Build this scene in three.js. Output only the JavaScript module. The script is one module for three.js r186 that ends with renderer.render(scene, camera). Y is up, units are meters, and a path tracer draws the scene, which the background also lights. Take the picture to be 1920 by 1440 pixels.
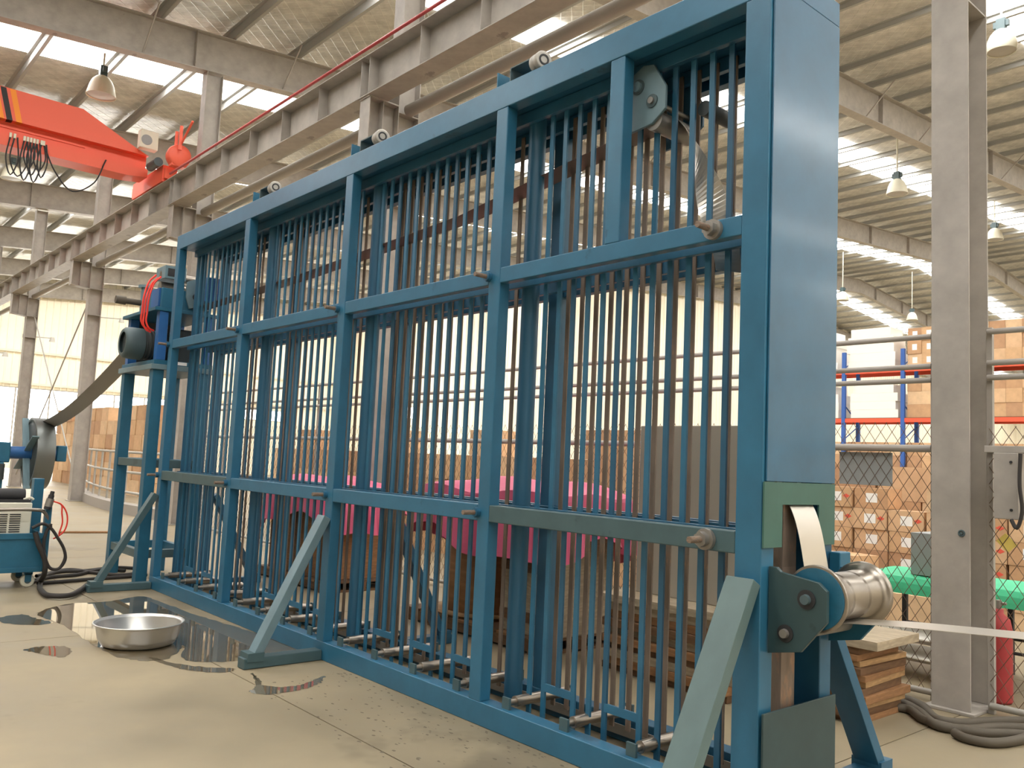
import * as THREE from 'three';
import { RoundedBoxGeometry } from 'three/addons/geometries/RoundedBoxGeometry.js';
import { mergeGeometries } from 'three/addons/utils/BufferGeometryUtils.js';
import { RectAreaLightUniformsLib } from 'three/addons/lights/RectAreaLightUniformsLib.js';

// ---------------------------------------------------------------- camera, sky, lights, exposure
const scene = new THREE.Scene();
const FPX = 1594.906;                                       // focal length in pixels of a 1920 x 1440 frame
const CAM = new THREE.Vector3(2.03308, 1.5, 3.2179);
const FW = new THREE.Vector3(-0.75168619, 0.09282218, -0.65295629);
const RT = new THREE.Vector3(0.65832256, 0.04594532, -0.75133244);
const UPV = new THREE.Vector3(0.03974003, 0.99462207, 0.0956434);
const camera = new THREE.PerspectiveCamera(2 * Math.atan(720 / FPX) * 180 / Math.PI, 4 / 3, 0.05, 400);
camera.position.copy(CAM);
camera.quaternion.setFromRotationMatrix(new THREE.Matrix4().makeBasis(RT, UPV, FW.clone().negate()));
scene.add(camera);
scene.background = new THREE.Color(0.85, 0.92, 1.0);
const renderer = new THREE.WebGLRenderer({ antialias: true });
renderer.toneMapping = THREE.LinearToneMapping;
renderer.toneMappingExposure = 1.06;
renderer.shadowMap.enabled = true;
RectAreaLightUniformsLib.init();
const SKY_L = 7.2;                                          // radiance of the daylight coming through the roof lights
const SKY_C = new THREE.Color(1.0, 0.985, 0.955);
const Z_SKY = 12.0;                                          // the roof lights begin over the near aisle
const RIDGE = -45, ROOF0 = 10.3, ROOFS = 0.08;
const roofY = z => ROOF0 + ROOFS * ((z > RIDGE ? -z : z - 2 * RIDGE) - 2.85);
const SKYLIGHT_X = [-47.6, -40.3, -33.0, -25.5, -18.3, -11.0, -3.9, 3.3, 10.6, 17.9, 25.2];
const Z_FRONT = 21, Z_BACK = -92, X_END = -51.6, X_STEP = -29.6, Z_STEP = -28, X_RIGHT = 28.8;
for (const x of SKYLIGHT_X) for (const [za, zb] of [[Z_SKY, RIDGE + 0.5], [RIDGE - 0.5, Z_BACK + 2]]) {
  if (x < X_STEP && zb < RIDGE) continue;
  const z0 = za, z1 = x < X_STEP ? Math.max(zb, Z_STEP + 1) : zb, zc = (z0 + z1) / 2;
  const l = new THREE.RectAreaLight(SKY_C, SKY_L, 1.10, Math.hypot(z0 - z1, roofY(z0) - roofY(z1)));
  l.position.set(x, roofY(zc) - 0.075, zc);
  l.rotation.set(-Math.PI / 2 + Math.atan2(roofY(z1) - roofY(z0), z0 - z1) , 0, 0);
  scene.add(l);
}

// ---------------------------------------------------------------- helpers
let seed = 20240;
const rnd = () => { seed = (seed * 1664525 + 1013904223) >>> 0; return seed / 4294967296; };
const rr = (a, b) => a + (b - a) * rnd();
const V = (x, y, z) => new THREE.Vector3(x, y, z);
const rayOf = (x, y) => FW.clone().addScaledVector(RT, (x - 960) / FPX).addScaledVector(UPV, -(y - 720) / FPX);
const onY = (x, y, h = 0) => { const d = rayOf(x, y); return CAM.clone().addScaledVector(d, (h - CAM.y) / d.y); };
const onZ = (x, y, z) => { const d = rayOf(x, y); return CAM.clone().addScaledVector(d, (z - CAM.z) / d.z); };
const onX = (x, y, X) => { const d = rayOf(x, y); return CAM.clone().addScaledVector(d, (X - CAM.x) / d.x); };
const used = {};
function numbered(n) { if (used[n] === undefined) { used[n] = 0; return n; } used[n]++; return n + '_' + String(used[n]).padStart(3, '0'); }
function uvm(g) {                                            // texture coordinates in metres from the shape's own axes
  g.computeBoundingBox();
  const p = g.attributes.position, n = g.attributes.normal, uv = new Float32Array(p.count * 2);
  for (let i = 0; i < p.count; i++) {
    const ax = Math.abs(n.getX(i)), ay = Math.abs(n.getY(i)), az = Math.abs(n.getZ(i));
    let u, v;
    if (ax >= ay && ax >= az) { u = p.getZ(i); v = p.getY(i); } else if (ay >= az) { u = p.getX(i); v = p.getZ(i); } else { u = p.getX(i); v = p.getY(i); }
    uv[2 * i] = u; uv[2 * i + 1] = v;
  }
  g.setAttribute('uv', new THREE.BufferAttribute(uv, 2));
  return g;
}
const bx = (x0, x1, y0, y1, z0, z1) => { const g = new THREE.BoxGeometry(Math.abs(x1 - x0), Math.abs(y1 - y0), Math.abs(z1 - z0)); g.translate((x0 + x1) / 2, (y0 + y1) / 2, (z0 + z1) / 2); return uvm(g); };
const rbx = (x0, x1, y0, y1, z0, z1, r = 0.006) => { const g = new RoundedBoxGeometry(Math.abs(x1 - x0), Math.abs(y1 - y0), Math.abs(z1 - z0), 2, r); g.translate((x0 + x1) / 2, (y0 + y1) / 2, (z0 + z1) / 2); return uvm(g); };
function cyl(p, q, r, r2 = r, seg = 16, open = false) {
  const d = q.clone().sub(p), g = new THREE.CylinderGeometry(r2, r, d.length(), seg, 1, open);
  g.applyQuaternion(new THREE.Quaternion().setFromUnitVectors(V(0, 1, 0), d.clone().normalize()));
  g.translate((p.x + q.x) / 2, (p.y + q.y) / 2, (p.z + q.z) / 2);
  return g;
}
function beam(p, q, w, h, up = V(1, 0, 0), r = 0.004) {       // square bar from p to q, w along up, h across
  const d = q.clone().sub(p), L = d.length(), y = d.normalize(), x = up.clone().addScaledVector(y, -up.dot(y)).normalize(), z = x.clone().cross(y);
  const g = new RoundedBoxGeometry(w, L, h, 1, r);
  g.applyMatrix4(new THREE.Matrix4().makeBasis(x, y, z).setPosition(p.clone().add(q).multiplyScalar(0.5)));
  return g;
}
const tube = (pts, r, seg = 40, rad = 8) => new THREE.TubeGeometry(new THREE.CatmullRomCurve3(pts, false, 'centripetal'), seg, r, rad, false);
function poly(pts, depth, bevel = 0) {                        // outline in x, y, pushed along +z
  const s = new THREE.Shape(pts.map(p => new THREE.Vector2(p[0], p[1])));
  return new THREE.ExtrudeGeometry(s, { depth, bevelEnabled: bevel > 0, bevelSize: bevel, bevelThickness: bevel, bevelSegments: 1, curveSegments: 12 });
}
function lathe(prof, seg = 40) { return new THREE.LatheGeometry(prof.map(p => new THREE.Vector2(p[0], p[1])), seg); }
function along(g, at, dir) { g.applyQuaternion(new THREE.Quaternion().setFromUnitVectors(V(0, 1, 0), dir.clone().normalize())); g.translate(at.x, at.y, at.z); return g; }
const flat = gs => mergeGeometries(gs.map(g => { g = g.index ? g.toNonIndexed() : g; for (const k of Object.keys(g.attributes)) if (!['position', 'normal', 'uv'].includes(k)) g.deleteAttribute(k); return g; }), false);
function obj(name, g, m, parent = scene, props) {
  const geo = Array.isArray(g) ? (g.length === 1 ? g[0] : flat(g)) : g;
  const o = new THREE.Mesh(geo, m);
  o.name = parent === scene ? numbered(name) : name;
  o.castShadow = o.receiveShadow = true;
  if (props) Object.assign(o.userData, props);
  parent.add(o);
  return o;
}
function thing(name, label, category, at = V(0, 0, 0), group) {
  const o = new THREE.Group(); o.name = numbered(name); o.position.copy(at); scene.add(o);
  o.userData = { label, category }; if (group) o.userData.group = group;
  return o;
}
function tag(o, label, category, group) { Object.assign(o.userData, { label, category }); if (group) o.userData.group = group; return o; }
const struct = (name, g, m) => obj(name, g, m, scene, { kind: 'structure' });

// ---------------------------------------------------------------- textures and materials
function noiseGrid(n, s) { const a = new Float32Array(n * n); let q = s >>> 0; for (let i = 0; i < a.length; i++) { q = (q * 1664525 + 1013904223) >>> 0; a[i] = q / 4294967296; } return a; }
function tileNoise(u, v, n, grid) {
  const x = u * n, y = v * n, xi = Math.floor(x), yi = Math.floor(y), fx = x - xi, fy = y - yi, sx = fx * fx * (3 - 2 * fx), sy = fy * fy * (3 - 2 * fy);
  const at = (i, j) => grid[((j % n + n) % n) * n + (i % n + n) % n];
  return (at(xi, yi) * (1 - sx) + at(xi + 1, yi) * sx) * (1 - sy) + (at(xi, yi + 1) * (1 - sx) + at(xi + 1, yi + 1) * sx) * sy;
}
function makeTex(size, fn, srgb, rx, ry) {
  const d = new Uint8Array(size * size * 4);
  for (let j = 0; j < size; j++) for (let i = 0; i < size; i++) {
    const c = fn(i / size, j / size), k = (j * size + i) * 4;
    for (let q = 0; q < 3; q++) d[k + q] = Math.max(0, Math.min(255, Math.round((Array.isArray(c) ? c[q] : c) * 255)));
    d[k + 3] = 255;
  }
  const t = new THREE.DataTexture(d, size, size); t.wrapS = t.wrapT = THREE.RepeatWrapping; t.magFilter = THREE.LinearFilter; t.minFilter = THREE.LinearMipmapLinearFilter; t.generateMipmaps = true;
  if (srgb) t.colorSpace = THREE.SRGBColorSpace;
  t.repeat.set(rx, ry); t.needsUpdate = true; return t;
}
const G4 = noiseGrid(4, 11), G8 = noiseGrid(8, 22), G16 = noiseGrid(16, 33), G32 = noiseGrid(32, 44), G64 = noiseGrid(64, 55), G128 = noiseGrid(128, 66);
const fbm = (u, v) => 0.32 * tileNoise(u, v, 4, G4) + 0.26 * tileNoise(u, v, 8, G8) + 0.18 * tileNoise(u, v, 16, G16) + 0.12 * tileNoise(u, v, 32, G32) + 0.07 * tileNoise(u, v, 64, G64) + 0.05 * tileNoise(u, v, 128, G128);
const sstep = (a, b, x) => { const t = Math.max(0, Math.min(1, (x - a) / (b - a))); return t * t * (3 - 2 * t); };
const concreteTex = makeTex(1024, (u, v) => {
  const n = fbm(u, v), m = fbm(v + 0.37, u + 0.11), k = sstep(0.6, 0.72, fbm(u + 0.5, v + 0.21)) * 0.10, s = 0.80 + 0.26 * (n - 0.5) + 0.10 * (m - 0.5) - k;
  return [s * 0.93, s * 0.885, s * 0.80];
}, true, 1 / 5, 1 / 5);
const concreteRough = makeTex(512, (u, v) => 0.50 + 0.55 * (fbm(u, v) - 0.35), false, 1 / 5, 1 / 5);
const paintTex = makeTex(512, (u, v) => { const n = fbm(u, v), s = 0.90 + 0.22 * (n - 0.5) - 0.16 * sstep(0.66, 0.74, fbm(v + 0.3, u)); return [s, s, s]; }, true, 1 / 1.4, 1 / 1.4);
const rustTex = makeTex(512, (u, v) => { const n = fbm(u, v * 0.5), k = sstep(0.5, 0.62, fbm(v, u)); return [0.52 + 0.28 * (n - 0.5) + 0.10 * k, 0.47 + 0.28 * (n - 0.5) + 0.04 * k, 0.43 + 0.28 * (n - 0.5)]; }, true, 1 / 0.5, 1 / 1.1);
const cardTex = makeTex(256, (u, v) => { const s = 0.93 + 0.14 * (fbm(u, v) - 0.5); return [s, s, s]; }, true, 1, 1);
const woodTex = makeTex(512, (u, v) => { const g = 0.5 + 0.5 * Math.sin(40 * v + 9 * tileNoise(u, v, 8, G8)), s = 0.84 + 0.12 * g * tileNoise(u, v, 32, G32) + 0.16 * (fbm(u, v) - 0.5); return [s, s * 0.97, s * 0.92]; }, true, 1, 1 / 0.3);
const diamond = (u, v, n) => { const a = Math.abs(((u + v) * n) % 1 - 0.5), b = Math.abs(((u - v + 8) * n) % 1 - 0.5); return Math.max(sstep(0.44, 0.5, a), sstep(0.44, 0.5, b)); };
const foilTex = makeTex(1024, (u, v) => { const n = fbm(u, v), w = diamond(u, v, 5), s = 0.80 + 0.34 * (n - 0.5) + 0.10 * w; return [s, s * 0.985, s * 0.95]; }, true, 1 / 1.6, 1 / 1.6);  // diamond wires lightened in the colour map, as painted glints
const foilBump = makeTex(512, (u, v) => { const n = fbm(u, v); return 0.15 + 0.6 * n + 0.3 * diamond(u, v, 5); }, false, 1 / 1.6, 1 / 1.6);
const col = (r, g, b) => new THREE.Color().setRGB(r / 255, g / 255, b / 255, THREE.SRGBColorSpace);
const std = (r, g, b, rough = 0.6, metal = 0, extra = {}) => new THREE.MeshStandardMaterial({ color: col(r, g, b), roughness: rough, metalness: metal, ...extra });
const M = {
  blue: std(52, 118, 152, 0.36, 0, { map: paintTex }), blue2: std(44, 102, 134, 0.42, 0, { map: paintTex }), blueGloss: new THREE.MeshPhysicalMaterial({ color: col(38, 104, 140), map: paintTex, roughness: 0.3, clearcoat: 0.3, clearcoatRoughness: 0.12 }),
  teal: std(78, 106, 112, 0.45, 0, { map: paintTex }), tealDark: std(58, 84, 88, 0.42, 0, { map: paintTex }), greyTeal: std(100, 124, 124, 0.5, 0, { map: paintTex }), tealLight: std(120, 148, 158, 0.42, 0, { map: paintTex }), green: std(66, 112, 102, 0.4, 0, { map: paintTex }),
  machine: std(40, 110, 140, 0.45, 0, { map: paintTex }), machine2: std(44, 108, 176, 0.42, 0, { map: paintTex }), motor: std(74, 92, 96, 0.5), motorDark: std(56, 64, 66, 0.55),
  rust: std(244, 238, 230, 0.6, 0.1, { map: rustTex }), coilSteel: std(116, 120, 118, 0.4, 0.6), stripShaded: std(112, 98, 90, 0.5, 0.4), steel: std(160, 152, 142, 0.32, 0.9), strip: std(210, 204, 194, 0.36, 0.9), dullSteel: std(150, 146, 140, 0.5, 0.7),
  frame: std(186, 179, 170, 0.62, 0, { map: paintTex }), galv: std(170, 166, 158, 0.55, 0.3), purlin: std(166, 166, 162, 0.55, 0.1),
  red: std(240, 104, 78, 0.5), redDark: std(178, 82, 70, 0.6), redThin: std(172, 58, 60, 0.5), yellow: std(250, 150, 40, 0.55), black: std(42, 42, 44, 0.6), rubber: std(52, 48, 46, 0.7), hoseBrown: std(84, 76, 64, 0.65),
  hoseRed: std(236, 62, 48, 0.45), cream: std(246, 232, 204, 0.6), wallCream: std(246, 238, 218, 0.62), offwhite: std(222, 218, 200, 0.6), white: std(240, 238, 230, 0.7), foam: std(246, 242, 234, 0.8),
  concrete: new THREE.MeshStandardMaterial({ color: col(198, 190, 172), map: concreteTex, roughness: 1, roughnessMap: concreteRough }),
  jointDark: std(120, 112, 100, 0.9), wet: new THREE.MeshPhysicalMaterial({ color: col(150, 140, 122), map: concreteTex, roughness: 0.03, ior: 1.33, clearcoat: 1, clearcoatRoughness: 0.02 }),
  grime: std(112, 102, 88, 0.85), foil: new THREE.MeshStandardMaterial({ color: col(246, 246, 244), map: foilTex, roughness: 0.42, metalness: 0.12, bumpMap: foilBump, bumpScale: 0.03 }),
  alu: std(214, 214, 212, 0.3, 0.9), grey: std(150, 154, 154, 0.55), greyBoard: std(168, 160, 146, 0.6), mesh: std(104, 84, 66, 0.6, 0.2),
  pink: std(208, 92, 124, 0.6, 0, { side: THREE.DoubleSide }), greenCloth: std(70, 190, 140, 0.75, 0, { side: THREE.DoubleSide }), orange: std(240, 92, 62, 0.55), rackBlue: std(52, 96, 172, 0.5),
  woodPale: std(204, 168, 124, 0.75, 0, { map: woodTex }), woodMid: std(172, 130, 92, 0.75, 0, { map: woodTex }), woodDark: std(128, 98, 72, 0.78, 0, { map: woodTex }), woodGrey: std(196, 184, 164, 0.75, 0, { map: woodTex }),
  labelWhite: std(244, 244, 242, 0.7), labelRed: std(222, 92, 72, 0.7), tape: std(206, 168, 122, 0.4), yellowNote: std(246, 222, 120, 0.7),
};
const cards = [[220, 180, 138], [208, 166, 126], [228, 190, 150], [198, 156, 120], [234, 200, 160]].map(c => std(...c, 0.8, 0, { map: cardTex }));

// ---------------------------------------------------------------- the hall: floor, walls, roof
{
  const fl = struct('floor', bx(X_END - 0.3, X_RIGHT + 0.3, -0.30, -0.012, Z_BACK - 0.3, Z_FRONT + 0.3), M.jointDark);
  const xs = [-30.3, -25.3, -20.3, -15.3, -10.3, -5.3, -0.3, 4.7, 9.7], zs = [15.69, 10.69, 5.69, 0.69, -4.31, -9.31, -14.31, -19.31];
  for (let i = 0; i < xs.length - 1; i++) for (let j = 0; j < zs.length - 1; j++) obj('slab', uvm(bx(xs[i] + 0.004, xs[i + 1] - 0.004, -0.012, 0, zs[j + 1] + 0.004, zs[j] - 0.004)), M.concrete, fl);
  for (const [a, b, c, d] of [[X_END, -30.3, Z_BACK, Z_FRONT], [9.7, X_RIGHT, Z_BACK, Z_FRONT], [-30.3, 9.7, 15.69, Z_FRONT], [-30.3, 9.7, Z_BACK, -19.31]]) obj('slab', uvm(bx(a + 0.004, b - 0.004, -0.012, 0, c + 0.004, d - 0.004)), M.concrete, fl);
}
function sheetWall(name, from, to, inward, topOf, bottom = -0.1, holes = []) {   // ribbed cladding with a flat outer skin
  const d = to.clone().sub(from), L = d.length(), u = d.clone().normalize();
  const P = [], prof = [];
  for (let s = 0; s < L; s += 0.36) prof.push([s, 0], [s + 0.25, 0], [s + 0.28, 0.035], [s + 0.33, 0.035]);
  prof.push([L, 0]);
  const at = (s, o) => from.clone().addScaledVector(u, Math.min(s, L)).addScaledVector(inward, o);
  const quad = (a, b, c, e) => P.push(a, b, c, a, c, e);
  for (let i = 0; i < prof.length - 1; i++) {
    const a = at(...prof[i]), b = at(...prof[i + 1]);
    if (prof[i][0] >= L) break;
    const sm = (prof[i][0] + prof[i + 1][0]) / 2, spans = [[bottom, null]];
    for (const h of holes) if (sm > h[0] && sm < h[1]) { spans.length = 0; spans.push([bottom, h[2]], [h[3], null]); }
    for (const [lo, hi] of spans) {
      const ta = hi === null ? topOf(a.z) : hi, tb = hi === null ? topOf(b.z) : hi;
      const A = V(a.x, lo, a.z), B = V(b.x, lo, b.z), C = V(b.x, tb, b.z), D = V(a.x, ta, a.z);
      quad(A, B, C, D);
    }
  }
  const g = new THREE.BufferGeometry().setFromPoints(P); g.computeVertexNormals();
  const m = M.wallCream.clone(); m.side = THREE.DoubleSide;
  return struct(name, g, m);
}
const HIGH = z => roofY(z) + 0.02;
const winA = [26.2, 36.6, 0.5, 4.4];                          // bright opening low in the far gable wall
sheetWall('wall_left', V(X_END, 0, Z_FRONT), V(X_END, 0, Z_STEP), V(1, 0, 0), HIGH, -0.1, [winA, [41.2, 44.6, 3.6, 4.25]]);
sheetWall('wall_far', V(X_END, 0, Z_STEP), V(X_STEP, 0, Z_STEP), V(0, 0, 1), HIGH, -0.1, [[4.0, 8.2, 4.1, 4.8]]);
sheetWall('wall_side', V(X_STEP, 0, Z_STEP), V(X_STEP, 0, Z_BACK), V(1, 0, 0), HIGH);
sheetWall('wall_back', V(X_STEP, 0, Z_BACK), V(X_RIGHT, 0, Z_BACK), V(0, 0, 1), HIGH);
sheetWall('wall_right', V(X_RIGHT, 0, Z_FRONT), V(X_RIGHT, 0, Z_BACK), V(-1, 0, 0), HIGH);
sheetWall('wall_front', V(X_END, 0, Z_FRONT), V(X_RIGHT, 0, Z_FRONT), V(0, 0, -1), HIGH);
// lit windows
function litWindow(name, g, normal, center, w, h, level, panes) {
  const win = struct(name, g, M.galv);
  const m = new THREE.MeshStandardMaterial({ color: 0xffffff, roughness: 0.9, emissive: new THREE.Color(1, 0.985, 0.95), emissiveIntensity: level });
  for (const p of panes) obj('window_pane', p, m, win);
  const l = new THREE.RectAreaLight(new THREE.Color(1, 0.985, 0.95), level, w, h);
  l.position.copy(center).addScaledVector(normal, 0.06); l.lookAt(l.position.clone().add(normal));
  scene.add(l);
}
{
  const z0 = Z_FRONT - winA[0], z1 = Z_FRONT - winA[1], panes = [], fr = [], n = 6, w = (z0 - z1) / n;
  for (let i = 0; i < n; i++) panes.push(bx(X_END - 0.05, X_END - 0.02, winA[2], winA[3], z0 - i * w - 0.04, z0 - (i + 1) * w + 0.04));
  for (let i = 0; i <= n; i++) fr.push(bx(X_END - 0.06, X_END + 0.01, winA[2], winA[3], z0 - i * w - 0.04, z0 - i * w + 0.04));
  fr.push(bx(X_END - 0.06, X_END + 0.05, winA[2] - 0.06, winA[2], z0, z1), bx(X_END - 0.06, X_END + 0.05, winA[3], winA[3] + 0.06, z0, z1));
  litWindow('window_1', fr, V(1, 0, 0), V(X_END + 0.03, (winA[2] + winA[3]) / 2, (z0 + z1) / 2), z0 - z1, winA[3] - winA[2], 9, panes);
  const a = Z_FRONT - 41.2, b = Z_FRONT - 44.6;
  litWindow('window_2', [bx(X_END - 0.06, X_END + 0.02, 3.55, 3.6, a, b), bx(X_END - 0.06, X_END + 0.02, 4.25, 4.3, a, b)], V(1, 0, 0), V(X_END + 0.03, 3.92, (a + b) / 2), a - b, 0.65, 6, [bx(X_END - 0.05, X_END - 0.02, 3.6, 4.25, a, (a + b) / 2 + 0.05), bx(X_END - 0.05, X_END - 0.02, 3.6, 4.25, (a + b) / 2 - 0.05, b)]);
  const c = X_END + 4.0, d = X_END + 8.2;
  litWindow('window_3', [bx(c, d, 4.05, 4.1, Z_STEP - 0.06, Z_STEP + 0.02), bx(c, d, 4.8, 4.85, Z_STEP - 0.06, Z_STEP + 0.02)], V(0, 0, 1), V((c + d) / 2, 4.45, Z_STEP + 0.03), d - c, 0.7, 6, [bx(c, (c + d) / 2 - 0.05, 4.1, 4.8, Z_STEP - 0.05, Z_STEP - 0.02), bx((c + d) / 2 + 0.05, d, 4.1, 4.8, Z_STEP - 0.05, Z_STEP - 0.02)]);
}
// girts across the far wall
for (const [y, i] of [[4.62, 1], [6.4, 2]]) struct('trim_' + i, [bx(X_END + 0.04, X_END + 0.12, y, y + 0.12, Z_FRONT, Z_STEP)], M.offwhite);

function slab2(z0, z1, lo, hi, x0, x1) {                      // a strip that follows the roof slope between z0 and z1 (same side of the ridge)
  const g = bx(x0, x1, 0, 1, z0, z1), p = g.attributes.position;
  for (let i = 0; i < p.count; i++) p.setY(i, roofY(p.getZ(i)) + (p.getY(i) > 0.5 ? hi : lo));
  g.computeVertexNormals();
  return g;
}
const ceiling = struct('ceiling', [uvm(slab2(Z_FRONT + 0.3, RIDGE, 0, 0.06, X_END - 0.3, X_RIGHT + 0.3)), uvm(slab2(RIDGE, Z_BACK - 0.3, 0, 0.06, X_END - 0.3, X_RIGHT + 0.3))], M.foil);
{
  const glow = new THREE.MeshStandardMaterial({ color: 0xffffff, roughness: 0.9, emissive: SKY_C, emissiveIntensity: SKY_L });
  for (const x of SKYLIGHT_X) {
    const zEnd = x < X_STEP ? Z_STEP + 1 : Z_BACK + 2;
    for (let z = Z_SKY; z > zEnd; z -= 3.0) {
      const z1 = Math.max(z - 3.0, zEnd); if (z > RIDGE && z1 < RIDGE) continue;
      obj('skylight_panel', slab2(z, z1, -0.05, -0.03, x - 0.57, x + 0.57), glow, ceiling);
    }
  }
  // purlins: Z sections running along the hall
  for (let z = 20.2; z > Z_BACK; z -= 1.47) {
    const y = roofY(z) - 0.085, x0 = z < Z_STEP ? X_STEP : X_END, dp = z > -9 ? 0.19 : 0.12;
    obj('purlin', [bx(x0, X_RIGHT, y - dp, y, z - 0.004, z + 0.004), bx(x0, X_RIGHT, y - 0.008, y, z, z + 0.07), bx(x0, X_RIGHT, y - dp, y - dp + 0.008, z - 0.07, z)], M.purlin, ceiling);
  }
}
const COLX = [-51.3, -44.2, -36.9, -29.35, -22.3, -15.0, -7.7, -0.375, 6.9, 14.2, 21.5];
for (const x of COLX) {                                       // roof frames across the hall
  const zEnd = x < X_STEP ? Z_STEP : Z_BACK;
  for (const [a, b] of [[Z_FRONT, RIDGE], [RIDGE, zEnd]]) {
    const bb = Math.max(b, zEnd); if (a <= bb) continue;
    const g = [slab2(a, bb, -1.08, -0.29, x - 0.008, x + 0.008), slab2(a, bb, -1.10, -1.08, x - 0.13, x + 0.13), slab2(a, bb, -0.31, -0.29, x - 0.13, x + 0.13)];
    const st = [];
    for (let z = a - 2; z > bb + 0.5; z -= 3.6) st.push(bx(x - 0.12, x + 0.12, roofY(z) - 1.08, roofY(z) - 0.31, z - 0.008, z + 0.008));
    obj('rafter', g.concat(st), M.frame, ceiling);
  }
}
// flange stays from purlins down to the rafters in view
for (const x of [-15.0, -7.7]) for (let z = -1.6; z > -26; z -= 2.94) obj('flange_stay', [cyl(V(x, roofY(z) - 1.05, z), V(x + 0.75, roofY(z) - 0.28, z - 0.02), 0.018, 0.018, 6), cyl(V(x, roofY(z) - 1.05, z), V(x - 0.75, roofY(z) - 0.28, z - 0.02), 0.018, 0.018, 6)], M.frame, ceiling);

// ---------------------------------------------------------------- columns and the crane runway
const CZ = -2.85;                                             // front flange of the column row
for (const [i, x] of [[1, -36.9], [2, -29.6], [3, -22.3], [4, -15.0], [5, -7.7], [6, -0.375]]) {
  const top = roofY(CZ) - 1.1, near = i === 6;
  const words = near ? 'tall grey steel column beside the wire fence with a grey electrical box' : ['', 'grey steel column farthest down the row beneath the crane runway', 'grey steel column second farthest, in front of the bright window', 'grey steel column standing at the curved kerb behind the coil', 'grey steel column rising behind the far end of the blue cage', 'grey steel column under the runway bracket above the blue cage'][i];
  const c = thing('steel_column', words, 'column', V(x, 0, CZ - 0.17));
  obj('flange', rbx(-0.125, 0.125, 0.02, top, 0.158, 0.17, 0.003), M.frame, c);
  obj('flange', rbx(-0.125, 0.125, 0.02, top, -0.17, -0.158, 0.003), M.frame, c);
  obj('web', bx(-0.005, 0.005, 0.02, top, -0.158, 0.158), M.frame, c);
  obj('base_plate', rbx(-0.16, 0.16, 0, 0.02, -0.21, 0.21, 0.004), M.frame, c);
  for (const y of [4.9, 5.6, 6.2]) obj('stiffener', [bx(0.005, 0.12, y, y + 0.012, -0.158, 0.158), bx(-0.12, -0.005, y, y + 0.012, -0.158, 0.158)], M.frame, c);
  // corbel that carries the runway
  const k = obj('corbel', [bx(-0.006, 0.006, 5.62, 6.28, 0.17, 0.62), bx(-0.125, 0.125, 6.28, 6.30, 0.17, 0.64)], M.frame, c);
  const lower = new THREE.BoxGeometry(0.25, 0.012, 0.47); lower.rotateX(-0.12); lower.translate(0, 5.62, 0.395);
  obj('corbel_flange', lower, M.frame, k); obj('corbel_stiffener', [bx(0.006, 0.12, 5.63, 6.28, 0.40, 0.412), bx(-0.12, -0.006, 5.63, 6.28, 0.40, 0.412), bx(-0.125, 0.125, 5.66, 6.28, 0.612, 0.624)], M.frame, k);
}
const RZ = -2.52;                                             // runway centre line
for (let i = 0; i < 6; i++) {
  const x1 = [6.925, -0.375, -7.7, -15.0, -22.3, -29.6][i], x0 = [-0.375, -7.7, -15.0, -22.3, -29.6, -36.9][i];
  const words = ['grey crane runway beam over the near grey column', 'grey crane runway beam passing above the blue cage with a red rail', 'grey crane runway beam carrying the red crane end', 'grey crane runway beam just beyond the red crane', 'grey crane runway beam above the curved kerb', 'grey crane runway beam farthest from the red crane'][i];
  const r = thing('runway_beam', words, 'beam', V((x0 + x1) / 2, 6.30, RZ));
  const L = (x1 - x0) / 2 - 0.004;
  obj('top_flange', rbx(-L, L, 0.53, 0.546, -0.19, 0.19, 0.003), M.frame, r); obj('bottom_flange', rbx(-L, L, 0, 0.014, -0.16, 0.16, 0.003), M.frame, r); obj('web', bx(-L, L, 0.014, 0.53, -0.005, 0.005), M.frame, r);
  for (let k = 0; k <= 6; k++) { const x = -L + 0.1 + k * (2 * L - 0.2) / 6; obj('stiffener', bx(x - 0.005, x + 0.005, 0.014, 0.53, 0.005, 0.15), M.frame, r); }
  obj('crane_rail', bx(-L, L, 0.546, 0.60, -0.03, 0.03), M.hoseBrown, r);
  if (i < 3) obj('conductor_bar', cyl(V(-L, 0.62, 0.20), V(L, 0.62, 0.20), 0.022, 0.022, 8), M.redThin, r);
}
for (let i = 0; i < 6; i++) {
  const x1 = [6.775, -0.5, -7.825, -15.125, -22.425, -29.725][i], x0 = [-0.25, -7.575, -14.875, -22.175, -29.475, -36.775][i];
  const words = ['grey round tie pipe between columns, nearest bay', 'grey round tie pipe running just over the blue cage', 'grey round tie pipe in the bay beyond the cage', 'grey round tie pipe in the bay above the feed tower', 'grey round tie pipe beyond the curved kerb', 'grey round tie pipe in the farthest bay'][i];
  tag(obj('tie_pipe', cyl(V(x0, 6.27, CZ - 0.17), V(x1, 6.27, CZ - 0.17), 0.085, 0.085, 20), M.frame), words, 'pipe');
}
{ // crossing tie rods in the far bay
  const ZB = CZ - 0.15, a = onZ(158, 585, ZB), b = onZ(94, 737, ZB), c = onZ(67, 622, ZB), at = (p, q, x, z) => { const t = (x - p.x) / (q.x - p.x); return V(x, p.y + (q.y - p.y) * t, z); };
  for (const [p, q] of [[at(a, b, -22.43, ZB), at(a, b, -29.47, ZB)], [at(c, b, -29.47, ZB - 0.07), at(c, b, -22.43, ZB - 0.07)].map(v => V(v.x, Math.max(v.y, 0.3), v.z))]) tag(obj('bracing_rod', cyl(p, q, 0.02, 0.02, 8), M.galv), 'thin steel bracing rod crossing the bay in front of the cream wall', 'rod', 'crossed bracing rods between far columns');
}

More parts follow.
